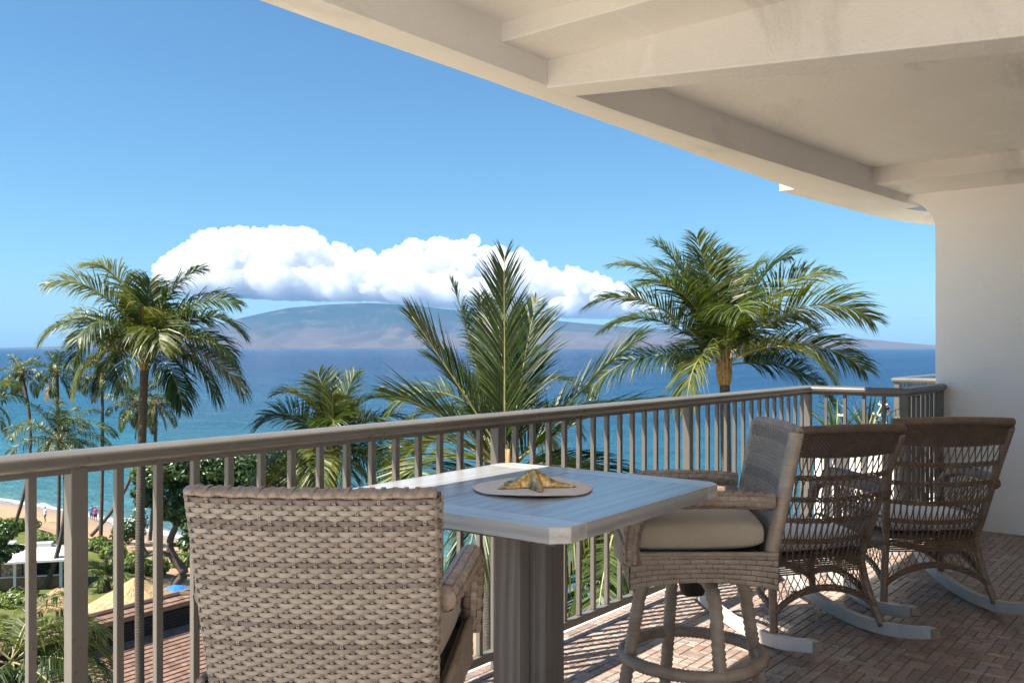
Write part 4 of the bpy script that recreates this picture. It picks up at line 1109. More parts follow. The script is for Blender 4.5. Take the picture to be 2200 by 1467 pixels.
def make_palm(label, crown, base, mid_off, rt, rb, fronds, nleaf, llen, lw, seed, wind=0.15, group=None, hang=0.5, sheath=True, lean=0.0):
    rg = random.Random(seed)
    crown = Vector(crown); base = Vector(base)
    tr = empty('palm_tree', base); tag(tr, label, 'palm tree', group)
    c = crown - base; n = 130
    mo = Vector(mid_off); pts = []; rad = []
    for k in range(n+1):
        t = k/n; p = c*t + mo*(4*t*(1-t)); pts.append(p)
        rad.append((rb + (rt-rb)*t**0.6)*(1 + (0.006 if k % 2 else -0.006) + rg.uniform(-0.016,0.016)) + (0.10*rb if k == 0 else 0))
    MB().tube(pts, rad, 12).build('trunk', M_TRUNK, tr, True)
    if sheath:
        d = (pts[-1]-pts[-10]).normalized(); s = MB()
        s.tube([c - d*0.5*1.0, c - d*0.25, c + d*0.05, c + d*0.45], [rt*0.96, rt*1.18, rt*1.05, rt*0.3], 10)
        for k in range(9):
            a = 2*math.pi*k/9 + rg.uniform(-.2,.2); e = Vector((math.cos(a), math.sin(a), 0))
            s.tube([c - d*0.55 + e*rt*0.9, c - d*0.25 + e*rt*1.18, c + e*rt*1.15, c + d*0.4 + e*rt*1.7], [0.05*rt/0.15,0.075*rt/0.15,0.06*rt/0.15,0.03*rt/0.15], 6)
        s.build('leaf_sheath', M_SHEATH, tr, True)
    for f in fronds:
        az, el, L, dr = f[:4]; mt = None; rl = rg.uniform(-0.6, 0.6)
        if len(f) > 4 and f[4] == 'y': mt = M_LEAFY
        if len(f) > 4 and f[4] == 'd': mt = M_LEAFD
        if len(f) > 4 and f[4] == 'g': mt = M_LEAF_SHADE
        o = c + Vector((rg.uniform(-1,1), rg.uniform(-1,1), rg.uniform(-0.3,1)))*rt*0.5
        make_frond(tr, o, cam_dir(az, el), L*rg.uniform(0.94,1.06), dr, max(16, int(nleaf*(0.75+0.25*L/4))), llen*rg.uniform(0.9,1.08), lw, rg, wind*rg.uniform(0.5,1.5), mt, rl, 0.95, hang*(1.0 if el > 45 else 1.0 + (45-el)/38.0), lean)
    return tr
def crown_set(n, L, rg, lo=-35, hi=80, dr=(0.7,1.5), skip=None):
    out = []
    for k in range(n):
        az = (k*137.5 + rg.uniform(-18,18)) % 360; f = k/(n-1)
        el = hi + (lo-hi)*f**0.9 + rg.uniform(-8,8)
        out.append((az, el, L*(0.82 + 0.3*math.sin(f*math.pi))*rg.uniform(0.9,1.1), dr[0] + (dr[1]-dr[0])*rg.random(), 'd' if (f > 0.93 and rg.random() < 0.5) else ''))
    return out
def ground_at(p, z=ZG): return Vector((p.x, p.y, z))
r0 = random.Random(21)
# left palm with the heavy crown
c = at(312, 752, 25.0); bse = ground_at(at(322, 746, 25.0))
make_palm('tall palm with a thick bent-over crown left of the cloud', c, bse, RGT*-0.22, 0.112, 0.14,
    [(175,78,3.0,1.75),(200,62,3.1,1.3),(182,42,3.2,1.25),(165,30,2.7,1.3),(30,72,2.9,1.1),(5,55,3.1,1.15),(350,42,3.2,1.25),(335,22,3.3,0.95),(300,40,2.5,1.5),(240,45,2.5,1.5),(270,15,2.2,1.6),(110,60,2.6,1.2),(70,50,2.7,1.1),(40,30,2.8,1.2),(140,40,2.6,1.2),(225,10,2.4,1.4),(315,-2,2.8,1.2),(20,5,3.0,1.1),(290,62,2.0,1.2),(100,85,1.8,0.5),(160,5,2.2,1.3),(345,2,2.6,1.3)],
    120, 1.0, 0.037, 31, 0.18, hang=0.42)
# right palm with the wide crown
c = at(1556, 784, 25.0); bse = ground_at(at(1549, 746, 25.0))
make_palm('tall palm with a wide fountain crown before the right end of the railing', c, bse, RGT*0.12, 0.14, 0.165,
    [(150,80,3.6,0.6,'y'),(22,70,4.1,1.1),(2,62,4.4,1.15),(345,50,4.4,1.2,'y'),(350,26,3.9,0.95),(8,8,3.7,0.95),(178,64,4.4,1.1),(188,48,4.3,1.1),(182,18,3.9,0.95),(232,26,3.2,1.7,'y'),(262,58,3.2,1.3),(322,30,3.5,1.25,'y'),(90,80,3.3,0.4),(60,64,4.0,0.8),(120,64,4.0,0.8),(35,42,4.0,1.0),(150,42,3.9,1.0),(206,62,3.8,1.2),(165,72,3.9,0.9),(100,30,3.4,1.1)],
    140, 1.18, 0.038, 32, 0.10, hang=0.30)
# centre palm close to the railing: tall young fronds
c = at(1088, 1010, 16.0); bse = ground_at(at(1082, 746, 16.0))
make_palm('palm with one tall upright frond rising beside the middle of the railing', c, bse, RGT*0.1, 0.14, 0.17,
    [(265,85,3.6,0.05,'g'),(60,72,2.9,0.2,'g'),(186,58,3.2,0.15,'g'),(182,46,2.4,0.5,'g'),(3,50,3.3,0.22,'g'),(350,38,3.1,0.5,'g'),(200,22,2.2,1.1),(160,34,2.3,1.0),(330,14,2.8,1.1),(20,16,3.0,1.1),(100,70,3.0,0.4),(80,58,3.0,0.6),(130,55,2.9,0.7),(215,0,2.6,1.0),(315,-12,2.7,1.0),(345,-18,2.9,0.9),(195,-22,2.5,0.9),(250,-10,2.3,1.1),(290,-28,2.4,0.9),(45,42,3.0,0.8),(10,2,2.8,1.0),(175,5,2.7,1.0)],
    92, 1.0, 0.031, 33, 0.05, hang=0.14, lean=1.15)
# palm just behind it, standing off to the left
c = at(1052, 905, 25.0); bse = ground_at(at(1060, 746, 25.0))
make_palm('palm crowded behind the upright fronds at the middle of the railing', c, bse, RGT*-0.1, 0.13, 0.16,
    [(150,74,3.9,0.25),(120,82,3.7,0.25),(60,80,3.8,0.3),(30,70,3.7,0.4),(170,60,3.4,0.6),(180,42,3.3,1.3),(190,25,3.0,1.4,'y'),(5,48,3.5,1.3),(355,30,3.1,1.3),(90,60,3.5,0.6),(220,20,2.7,1.4),(320,20,2.8,1.4),(200,5,2.6,1.3),(340,5,2.7,1.3),(270,30,2.4,1.5)],
    105, 0.85, 0.034, 34, 0.05, hang=0.3, lean=0.2)
# short palm left of it
c = at(714, 970, 26.0); bse = ground_at(at(716, 746, 26.0))
make_palm('low palm with fanned fronds just above the middle of the left handrail', c, bse, RGT*0.05, 0.13, 0.16,
    [(180,72,2.6,1.6),(172,55,2.8,1.4),(0,70,2.5,1.5),(10,52,2.6,1.3),(280,75,2.0,1.0),(150,80,2.2,0.7),(30,80,2.2,0.7),(350,30,2.7,1.0),(340,12,2.7,1.0),(355,-8,2.6,1.0),(190,14,2.6,1.2),(200,-8,2.6,1.1,'y'),(215,-20,2.5,1.0),(300,-10,2.3,1.2),(270,15,2.0,1.5),(240,-5,2.2,1.3),(90,60,2.4,1.2),(60,45,2.5,1.2),(120,45,2.5,1.2),(330,-22,2.6,0.9),(20,0,2.7,1.1),(280,60,2.0,1.4)],
    105, 0.98, 0.035, 35, 0.05, hang=0.3)
# hanging fronds below the table, right
c = at(1340, 1085, 14.0); bse = ground_at(at(1345, 746, 14.0))
make_palm('low palm with long hanging fronds behind the balusters right of the table', c, bse, RGT*0.1, 0.12, 0.15,
    [(185,30,2.2,1.9),(200,10,2.4,1.5),(215,-10,2.3,1.2),(250,-25,2.3,0.8),(180,-15,2.4,1.1),(165,10,2.4,1.6),(270,-35,2.2,0.6),(230,-40,2.3,0.6),(300,-20,2.2,0.9),(20,-10,2.3,1.1),(45,10,2.2,1.3),(90,15,2.2,1.3)],
    90, 0.9, 0.032, 36, 0.0, hang=0.9)
# dark low palm at the bottom left
c = at(25, 1425, 21.0); bse = ground_at(at(25, 746, 21.0))
make_palm('shaded low palm at the bottom left corner below the railing', c, bse, RGT*0.1, 0.13, 0.16,
    [(5,55,2.4,1.5),(15,35,2.6,1.3),(350,20,2.5,1.2),(335,0,2.4,1.1),(180,45,2.4,1.5),(190,15,2.4,1.3),(90,55,2.4,1.2),(60,35,2.6,1.2),(120,40,2.5,1.2),(300,-15,2.3,1.1),(270,5,2.2,1.2),(240,-10,2.2,1.2),(320,-35,2.3,0.9),(30,10,2.5,1.2),(285,-40,2.1,0.8),(355,-20,2.4,1.0)],
    90, 0.9, 0.034, 37, 0.15, hang=0.6, sheath=False)
# palms on the beach front, left group
GP = 'palms along the beach front'
def far_palm(label, cpx, bpx, bend, L, seed, n=17, wind=0.3, lo=-40, hi=78, rr=0.13, zb=None, nleaf=46, dr=(0.8,1.6)):
    rg = random.Random(seed); b0 = at_z(bpx[0], bpx[1], ZG if zb is None else zb); d = (b0-EYE).dot(FWD)
    c0 = at(cpx[0], cpx[1], d)
    return make_palm(label, c0, b0, RGT*bend, rr, rr*1.35, crown_set(n, L, rg, lo, hi, dr), nleaf, L*0.29, 0.062, seed, wind, GP, 0.6)
far_palm('bushy wind-blown palm whose crown rises just above the left handrail', (128,945), (95,1266), 0.9, 3.7, 51, 22, 0.75, -25, 80)
far_palm('slim tall palm at the far left, trunk bowed to the right', (46,803), (22,1150), 1.3, 2.6, 52, 16, 0.35, -45, 75)
far_palm('slim tall palm with a straight trunk, second from the left on the beach front', (122,800), (124,1178), 0.15, 2.7, 53, 17, 0.25, -50, 80)
far_palm('slim tall palm half hidden behind the heavy-crowned palm, left side', (219,808), (216,1165), 0.1, 2.7, 54, 16, 0.3, -35, 80)
far_palm('leaning palm with trunk slanting down to the left behind the big trunk', (289,868), (196,1150), 1.9, 2.8, 55, 15, 0.5, -45, 70)
far_palm('palm whose crown leans out right of the big left trunk', (333,868), (322,1160), 0.2, 3.0, 56, 17, 0.7, -60, 70)
far_palm('palm with only its right-hand fronds in the picture at the left edge', (-52,872), (-40,1240), 0.1, 3.6, 57, 18, 0.35, -20, 75)
# stubby palm on the lawn
b0 = at_z(230, 1268, ZG); d = (b0-EYE).dot(FWD)
rg = random.Random(61)
make_palm('small feathery palm with a stubby dark trunk standing on the lawn', at(228,1238,d), b0, RGT*0.0, 0.20, 0.30, crown_set(22, 1.75, rg, -5, 75, (0.5,1.2)), 40, 0.42, 0.05, 61, 0.1, None, 0.35, False)
# ================================================================== broad-leaved tree, shrubs, hedge
def leaf_cloud(mb, c, rad, n, size, rg, shell=0.35, flat=1.0, holes=0.0):
    c = Vector(c); V = mb.v; F = mb.f
    for _ in range(n):
        d = Vector((rg.gauss(0,1), rg.gauss(0,1), rg.gauss(0,1))).normalized()
        q = mnoise.noise(d*1.9 + c*0.13)
        r_ = (1 - shell*rg.random()**1.6)*(1 + 0.30*q)
        p = c + Vector((d.x*rad[0], d.y*rad[1], d.z*rad[2]*flat))*r_
        nrm = (d + Vector((rg.uniform(-1,1),rg.uniform(-1,1),rg.uniform(-0.3,1.2)))*0.8).normalized()
        a = nrm.cross(Vector((rg.uniform(-1,1),rg.uniform(-1,1),rg.uniform(-1,1)))).normalized(); b_ = nrm.cross(a)
        s = size*rg.uniform(0.6,1.25); o = len(V)
        V.extend([tuple(p - a*s), tuple(p + b_*s*0.55 + nrm*s*0.12), tuple(p + a*s), tuple(p - b_*s*0.55 + nrm*s*0.12)])
        F.append((o,o+1,o+2,o+3))
def branch(mb, pts, r0_, r1_, n=7):
    pts = smooth_path(pts, 5); m_ = len(pts)
    mb.tube(pts, [r0_+(r1_-r0_)*k/(m_-1) for k in range(m_)], n)
rg = random.Random(71)
tb = at_z(392, 1284, ZG); td = (tb-EYE).dot(FWD)
tree = empty('beach_tree', tb); tag(tree, 'dark green broad-leaved tree with a twisted trunk behind the nearest stool', 'tree')
L0 = lambda px, py, dd=0.0: at(px, py, td+dd) - tb
mb = MB()
branch(mb, [Vector((0,0,-0.1)), L0(378,1255), L0(395,1230), L0(372,1195), L0(365,1165), L0(385,1120), L0(420,1080)], 0.42, 0.16)
mb.build('trunk', M_BARK, tree, True)
for pp in ([(372,1195,0),(340,1185,-0.6),(318,1190,-0.8),(300,1150,-1),(305,1110,-1)], [(368,1170,0),(400,1165,0.8),(410,1130,1),(450,1070,1.5)], [(378,1130,0),(360,1090,-0.5),(340,1050,-0.5)], [(395,1110,0),(470,1060,0),(540,1040,0)]):
    mb = MB(); branch(mb, [L0(*q) for q in pp], 0.17, 0.06, 6); mb.build('limb', M_BARK, tree, True)
for (px, py, rx, rz, n, dd) in ((335,1020,48,30,1900,-1),(405,1000,62,40,2600,0),(470,995,70,38,2800,0.5),(540,1000,75,44,3000,1),(610,1000,62,36,2400,1),(385,1075,40,48,1900,-0.5),(430,1120,40,40,1700,-1),(440,1060,70,52,2600,0.5),(520,1070,80,50,2600,1),(312,1062,26,26,800,-1),(590,1060,70,40,2000,1.5),(405,1165,22,16,500,-1)):
    mb = MB(); u = td/FPX
    leaf_cloud(mb, L0(px,py,dd), (rx*u, rx*u, rz*u), n, 0.185, rg, 0.55)
    tag(mb.build('crown', M_BROAD, tree), kind='stuff')
# edge-of-frame tree at the left
tb2 = at_z(-70, 1300, ZG); td2 = (tb2-EYE).dot(FWD)
tree2 = empty('beach_tree', tb2); tag(tree2, 'dark broad-leaved tree reaching in from the left edge above the white stalls', 'tree')
mb = MB(); branch(mb, [(0,0,-0.1), at(-60,1220,td2)-tb2, at(-40,1165,td2)-tb2], 0.3, 0.12); mb.build('trunk', M_BARK, tree2, True)
for (pp) in ([(-40,1165),(-10,1150),(25,1135)], [(-40,1175),(0,1185),(38,1180)]):
    mb = MB(); branch(mb, [at(x,y,td2)-tb2 for x,y in pp], 0.09, 0.03, 5); mb.build('limb', M_BARK, tree2, True)
for (px, py, rx, rz, n) in ((-45,1125,44,34,1500),(10,1138,30,22,700),(-10,1165,24,18,450),(30,1178,20,9,260),(8,1195,16,10,200),(-60,1170,40,30,900)):
    mb = MB(); u = td2/FPX; leaf_cloud(mb, at(px,py,td2)-tb2, (rx*u,rx*u,rz*u), n, 0.17, rg, 0.6); tag(mb.build('crown', M_BROAD, tree2), kind='stuff')

# coastal hedge shrubs along the top of the beach
def shrub(label, px, py, rx, rz, n, mat=M_BUSH, size=0.17, flowers=0, group='coastal shrubs at the top of the beach'):
    b0 = at_z(px, py, ZG); d = (b0-EYE).dot(FWD); u = d/FPX
    s = empty('coastal_shrub', b0); tag(s, label, 'shrub', group)
    mb = MB()
    for k in range(7):
        a = rg.uniform(0, 6.28); mb.tube([(0,0,-0.05), (math.cos(a)*rx*u*0.3, math.sin(a)*rx*u*0.3, rz*u*0.6), (math.cos(a)*rx*u*0.6, math.sin(a)*rx*u*0.6, rz*u*1.2)], [0.05,0.035,0.012], 5)
    mb.build('stems', M_BARK, s, True)
    mb = MB(); leaf_cloud(mb, (0,0,rz*u*0.8), (rx*u, rx*u*1.1, rz*u), n, size, rg, 0.5)
    for k in range(4):
        a = rg.uniform(0,6.28); leaf_cloud(mb, (math.cos(a)*rx*u*0.75, math.sin(a)*rx*u*0.75, rz*u*0.55), (rx*u*0.45, rx*u*0.45, rz*u*0.6), n//5, size, rg, 0.5)
    tag(mb.build('foliage', mat, s), kind='stuff')
    if flowers:
        fm = MB()
        for k in range(flowers):
            d2 = Vector((rg.gauss(0,1), rg.gauss(0,1)-0.4, abs(rg.gauss(0,1)))).normalized(); p = Vector((d2.x*rx*u, d2.y*rx*u, rz*u*0.8+d2.z*rz*u))*1.03
            for q in range(5):
                a = q*1.2566; e = Vector((math.cos(a), math.sin(a), 0.2))*0.13; f_ = Vector((math.cos(a+0.6), math.sin(a+0.6), 0.25))*0.13
                fm.add([p, p+e, p+e+f_*0.7, p+f_], [(0,1,2,3)])
        fm.build('blossoms', M_WHITE, s)
shrub('bright green shrub behind the first slim beach palm at the left edge', 24, 1142, 30, 17, 900)
shrub('rounded green shrub on the beach side of the first slim palm', 55, 1136, 26, 14, 800)
shrub('low green shrub left of the thick leaning palm trunk', 92, 1162, 22, 10, 700)
shrub('low green shrub between the leaning trunk and the wide railing post', 128, 1168, 20, 12, 600)
shrub('bright green shrub directly right of the wide railing post', 206, 1178, 32, 13, 900)
shrub('bright green spreading shrub above the small lawn palm', 246, 1196, 26, 15, 800)
shrub('white-flowering plumeria bush at the top of the beach', 268, 1160, 26, 26, 700, M_BROAD, 0.15, 34)
shrub('tall loose plumeria bush left of the big left trunk', 300, 1150, 18, 34, 500, M_BROAD, 0.15, 16)
shrub('green shrub beside the foot of the big left trunk', 288, 1222, 28, 22, 900)
shrub('green shrub at the foot of the twisted tree', 338, 1232, 26, 20, 800)
shrub('dull green shrub right of the twisted tree trunk', 396, 1214, 26, 16, 800)
shrub('small green shrub beside the thatched roof', 203, 1306, 9, 8, 260, M_BUSH, 0.12)
shrub('spiky green shrub below the white stalls', 40, 1300, 40, 22, 900, M_BUSH, 0.16)
shrub('green shrub low down between the stool and the table pedestal', 985, 1462, 34, 20, 500, M_BROAD, 0.12)
# windswept bare-stemmed plant seen under the table
b0 = at_z(1215, 1335, ZG); d = (b0-EYE).dot(FWD)
s = empty('plumeria_tree', b0); tag(s, 'small pale-stemmed plumeria with tufts of leaves seen below the table', 'tree')
for pp in ([(1215,1335),(1228,1300),(1240,1270),(1244,1235)], [(1232,1290),(1250,1268),(1268,1258)], [(1236,1275),(1222,1250),(1216,1228)]):
    mb = MB(); branch(mb, [at(x,y,d)-b0 for x,y in pp], 0.10, 0.045, 6); mb.build('limb', simple('pale_bark', (0.34,0.27,0.19), 0.85, 0.25, 5, 0.5, 20), s, True)
for (px, py, n) in ((1246,1222,220),(1272,1252,170),(1214,1215,200),(1205,1320,260),(1190,1300,240)):
    mb = MB(); u = d/FPX; leaf_cloud(mb, at(px,py,d)-b0, (16*u,16*u,11*u), n, 0.17, rg, 0.7); tag(mb.build('foliage', M_BUSH, s), kind='stuff')

# flowering pots in the notch beyond the rail ---------------------------------------
pl = empty('planter_box', (6.86, 2.14, 0)); tag(pl, 'white stucco planter wall behind the rocking chairs', 'planter')
MB().box(-0.40,0.36,-0.28,0.28,0.002,0.66).build('planter_wall', M_WHITE, pl, bevel=0.01)
MB().box(-0.36,0.32,-0.24,0.24,0.6605,0.675).build('soil', simple('potting_soil', (0.06,0.045,0.035), 0.95, 0.3, 20, 0.6, 60), pl)
M_SILVER = leaf_mat('silvery_leaf', (0.10,0.12,0.085), (0.18,0.20,0.15), (0.30,0.32,0.26), 0.5, 0.2)
M_REDP = simple('red_petal', (0.55,0.02,0.035), 0.5, 0.2, 20, 0, 1); M_WHP = simple('cream_petal', (0.80,0.76,0.66), 0.5, 0.1, 20, 0, 1)
def spiky(label, loc, n, L, w, seed, mat, group):
    r2 = random.Random(seed); s = empty('spiky_plant', loc); tag(s, label, 'plant', group)
    for k in range(n):
        a = r2.uniform(0,6.28); e = r2.uniform(0.5,1.4); dv = Vector((math.cos(a)*math.cos(e), math.sin(a)*math.cos(e), math.sin(e))); l2 = L*r2.uniform(0.6,1.05)
        p = Vector((0,0,0)); pts = [p]
        for q in range(5): dv = (dv + Vector((0,0,-0.10*q*r2.random()))).normalized(); p = p + dv*l2/5; pts.append(p)
        sd = dv.cross(Vector((0,0,1))).normalized(); mb = MB()
        mb.loft([[q_ - sd*w*(1-i/5.2)*0.5, q_ + Vector((0,0,-w*0.18)), q_ + sd*w*(1-i/5.2)*0.5] for i, q_ in enumerate(pts)], closed=False)
        mb.build('leaf', mat, s)
    return s
spiky('spiky green-leaved plant behind the corner railing, nearest the corner post', (6.52,2.28,0.67), 15, 0.40, 0.035, 1, M_BROAD, 'spiky plants in the planter')
spiky('spiky silver-leaved plant behind the middle of the short railing', (6.66,2.10,0.67), 17, 0.36, 0.040, 2, M_SILVER, 'spiky plants in the planter')
spiky('spiky dark plant behind the inner post of the short railing', (6.85,2.16,0.67), 20, 0.46, 0.030, 3, M_BROAD, 'spiky plants in the planter')
spiky('spiky silver-leaved plant against the end wall', (7.06,2.02,0.67), 16, 0.38, 0.035, 4, M_SILVER, 'spiky plants in the planter')
def flower_stem(label, loc, h, mat, seed, n=7):
    r2 = random.Random(seed); s = empty('flower', loc); tag(s, label, 'flower', 'flowers in the planter')
    MB().tube([(0,0,0),(0.01,0.0,h*0.5),(0.0,0.01,h)], 0.004, 5).build('stem', M_BROAD, s, True)
    for k in range(n):
        a = k*2.4; dv = Vector((math.cos(a), math.sin(a), r2.uniform(0.2,1.6))).normalized(); sd = dv.cross(Vector((0,0,1))).normalized(); c0 = Vector((0,0.01,h))
        mb = MB(); mb.loft([[c0+dv*q*0.040 - sd*wd*0.8, c0+dv*q*0.040+Vector((0,0,0.006)), c0+dv*q*0.040 + sd*wd*0.8] for q, wd in ((0.1,0.006),(0.5,0.020),(0.85,0.017),(1.0,0.003))], closed=False)
        mb.build('petal', mat, s, True)
flower_stem('red flower beside the inner post of the short railing', (6.72,1.98,0.67), 0.215, M_REDP, 1)
flower_stem('cream flower above the red one by the inner post', (6.70,2.00,0.67), 0.25, M_WHP, 2, 5)
flower_stem('cream flower low beside the red flower', (6.62,2.02,0.67), 0.17, M_WHP, 3, 6)
flower_stem('white flower near the corner post end of the planter', (6.50,2.22,0.67), 0.17, M_WHP, 4, 6)
flower_stem('red flower against the end wall behind the far rocking chair', (7.02,1.92,0.67), 0.13, M_REDP, 5, 6)

# ================================================================== beach huts, roofs, people, boats
M_WPAINT = simple('white_paint', (0.80,0.79,0.76), 0.5, 0.05, 3, 0.05, 20)
M_TIMBER = simple('brown_timber', (0.20,0.115,0.06), 0.7, 0.25, 4, 0.3, 30)
M_DARKIN = simple('dark_canvas', (0.035,0.03,0.028), 0.8, 0.2, 5, 0.2, 20)
def stall(label, px, py, w, d_, h, rz):
    b0 = at_z(px, py, ZG); s = empty('beach_stall', b0, rz); tag(s, label, 'stall', 'white-roofed beach stalls')
    e = 0.55
    rf = MB(); rf.add([(-w/2-e,-d_/2-e,h),(w/2+e,-d_/2-e,h),(w/2+e,d_/2+e,h),(-w/2-e,d_/2+e,h),(-0.75,-0.45,h+0.62),(0.75,-0.45,h+0.62),(0.75,0.45,h+0.62),(-0.75,0.45,h+0.62)],
        [(0,1,5,4),(1,2,6,5),(2,3,7,6),(3,0,4,7),(4,5,6,7)])
    r_o = rf.build('roof', M_WPAINT, s)
    MB().box(-w/2-e,w/2+e,-d_/2-e,d_/2+e,h-0.16,h-0.004).build('fascia', M_WPAINT, r_o)
    MB().box(-0.65,0.65,-0.36,0.36,h+0.64,h+0.90).build('roof_vent', simple('pale_grey_metal', (0.45,0.48,0.52), 0.5, 0.05, 3, 0, 1), r_o)
    for sx_ in (-1,1):
        for sy_ in (-1,1): MB().box(sx_*w/2-0.09,sx_*w/2+0.09,sy_*d_/2-0.09,sy_*d_/2+0.09,-0.05,h-0.155).build('post', M_WPAINT, s)
    MB().box(-w/2+0.1,w/2-0.1,-d_/2-0.02,-d_/2+0.10,-0.05,0.95).build('counter', M_TIMBER, s)
    MB().box(-w/2,w/2,-d_/2-0.12,-d_/2+0.18,0.951,1.0).build('counter_top', M_WPAINT, s)
    MB().box(-w/2+0.12,w/2-0.12,d_/2-0.08,d_/2-0.02,0.0,h-0.16).build('back_screen', M_DARKIN, s)
    return s, b0
stall_rot = math.atan2(RGT.y, RGT.x) + R(14)
s1, b1 = stall('white-roofed beach stall with dark back cloth below the leaning palm trunk', 92, 1256, 3.0, 2.6, 2.2, stall_rot)
s2, b2_ = stall('white-roofed beach stall at the left edge with a picture board', 12, 1260, 3.4, 2.6, 2.35, stall_rot)
m, nt, b = new_mat('faded_picture_board')
v = mapping(nt, (5,5,5)); vo = N(nt, 'ShaderNodeTexVoronoi'); vo.inputs['Scale'].default_value = 1.5; nt.links.new(v, vo.inputs[0])
nt.links.new(ramp(nt, vo.outputs['Color'], [(0.2,(0.30,0.10,0.07)),(0.45,(0.52,0.40,0.32)),(0.6,(0.14,0.17,0.16)),(0.85,(0.45,0.25,0.16))]), b.inputs['Base Color']); b.inputs['Roughness'].default_value = 0.6
MB().box(0.0,1.35,-1.12,-1.06,1.0,1.95).build('picture_board', m, s2)

m, nt, b = new_mat('palm_thatch')
nz = noise_tex(nt, mapping(nt, (7,7,1.3)), 3.0, 6, 0.7, 0.3)
nt.links.new(ramp(nt, nz, [(0.25,(0.22,0.135,0.06)),(0.5,(0.46,0.315,0.16)),(0.75,(0.62,0.46,0.26))]), b.inputs['Base Color']); b.inputs['Roughness'].default_value = 0.9
bump(nt, b, nz, 1.0, 0.06)
M_THATCH = m
def thatch(label, apex_px, base_py, rad, hgt, seed):
    r2 = random.Random(seed)
    za = ZG + 2.1 + hgt; ap = at_z(apex_px[0], apex_px[1], za); hut = empty('thatched_hut', (ap.x, ap.y, ZG)); tag(hut, label, 'hut', 'thatched huts')
    mb = MB(); zt = 2.1+hgt; NA_ = 40
    rings = []
    for k in range(9):
        f = k/8; rr_ = 0.12 + (rad-0.12)*f; ring = []
        for i in range(NA_):
            a = 2*math.pi*i/NA_; w = 1 + 0.02*math.sin(i*3.1+k) + r2.uniform(-0.012,0.012)
            ring.append((rr_*w*math.cos(a), rr_*w*math.sin(a), zt - hgt*(f**0.92) + r2.uniform(-0.03,0.03)))
        rings.append(ring)
    rings.append([(x*0.97, y*0.97, z-0.22+r2.uniform(-0.06,0.02)) for x, y, z in rings[-1]])
    rings.append([(0.1*math.cos(2*math.pi*i/NA_), 0.1*math.sin(2*math.pi*i/NA_), zt-0.3) for i in range(NA_)])
    rf = mb.loft(rings, True, False).build('roof', M_THATCH, hut)
    st_ = MB()                                              # loose straws
    for k in range(1500):
        a = r2.uniform(0,6.28); f = r2.random()**0.6; rr_ = 0.15+(rad-0.1)*f; z = zt - hgt*(f**0.92) + 0.03
        o_ = Vector((math.cos(a),math.sin(a),0)); t_ = Vector((-math.sin(a),math.cos(a),0)); dn = (o_*(rad)+Vector((0,0,-hgt))).normalized()
        p = o_*rr_ + Vector((0,0,z)); l2 = r2.uniform(0.25,0.6); e = p + dn*l2 + t_*r2.uniform(-0.12,0.12) + Vector((0,0,r2.uniform(0.0,0.06)))
        st_.add([p-t_*0.014, p+t_*0.014, e], [(0,1,2)])
    tag(st_.build('straws', M_THATCH, rf), kind='stuff')
    for k in range(6):
        a = k*math.pi/3; MB().tube([(rad*0.8*math.cos(a), rad*0.8*math.sin(a), -0.1),(rad*0.8*math.cos(a), rad*0.8*math.sin(a), 2.0)], 0.09, 8).build('post', M_TIMBER, hut, True)
thatch('large thatched hut roof behind the big palm trunk', (292,1240), 1310, 3.1, 1.75, 5)
thatch('small thatched hut roof at the foot of the leaning palm', (128,1262), 1285, 1.5, 0.8, 6)

# shingle-roofed pavilion below -----------------------------------------------------
m, nt, b = new_mat('red_brown_shingle')
g = N(nt, 'ShaderNodeNewGeometry'); oi = N(nt, 'ShaderNodeObjectInfo')
rnd = math_n(nt, 'FRACT', math_n(nt, 'ADD', math_n(nt, 'MULTIPLY', g.outputs['Random Per Island'], 5.31), math_n(nt, 'MULTIPLY', oi.outputs['Random'], 3.77)))
c = ramp(nt, rnd, [(0.0,(0.135,0.075,0.052)),(0.35,(0.185,0.106,0.074)),(0.7,(0.225,0.135,0.098)),(1.0,(0.165,0.102,0.078))])
nt.links.new(mixc(nt, 1.0, c, ramp(nt, noise_tex(nt, world_pos(nt), 5, 4), [(0.3,(0.8,)*3),(0.7,(1.15,)*3)]), 'MULTIPLY'), b.inputs['Base Color']); b.inputs['Roughness'].default_value = 0.8
M_SHING = m
pav = empty('pavilion', (18.0, 37.4, ZG)); tag(pav, 'pavilion with a red-brown shingle roof and dark louvred clerestory at the bottom left', 'building')
PO = Vector(pav.location)
def WP(x, y, z): return Vector((x, y, z)) - PO
ex = Vector((math.cos(R(4)), math.sin(R(4)), 0)); ey = Vector((-ex.y, ex.x, 0))
def RP(a, b2, z): return ex*a + ey*b2 + Vector((0,0,z - ZG))
TL, TR, BL, BR_ = RP(-8,0,-11.4), RP(8.6,0,-11.4), RP(-8,-8.6,-14.9), RP(8.6,-8.6,-14.9)
under = MB(); under.add([BL, BR_, TR, TL, BL-Vector((0,0,0.15)), BR_-Vector((0,0,0.15)), TR-Vector((0,0,0.15)), TL-Vector((0,0,0.15))], [(0,1,2,3),(7,6,5,4),(0,4,5,1),(1,5,6,2),(3,2,6,7),(0,3,7,4)])
under_o = under.build('roof_deck', M_TIMBER, pav)
MB().prism([RP(-7.5,-8.0,0).xy[:], RP(8.1,-8.0,0).xy[:], RP(8.1,1.6,0).xy[:], RP(-7.5,1.6,0).xy[:]], -0.2, 0.95).build('wall', simple('tan_plaster', (0.42,0.33,0.25), 0.9, 0.1, 1, 0.2, 20), pav)
cw = MB(); A_, B_, C_, D_ = RP(-8,0.12,0), RP(5.4,0.12,0), RP(5.4,0.9,0), RP(-8,0.9,0)
cw.prism([q.xy[:] for q in (A_, B_, C_, D_)], 0.9, 5.58).build('clerestory_wall', M_DARKIN, pav)
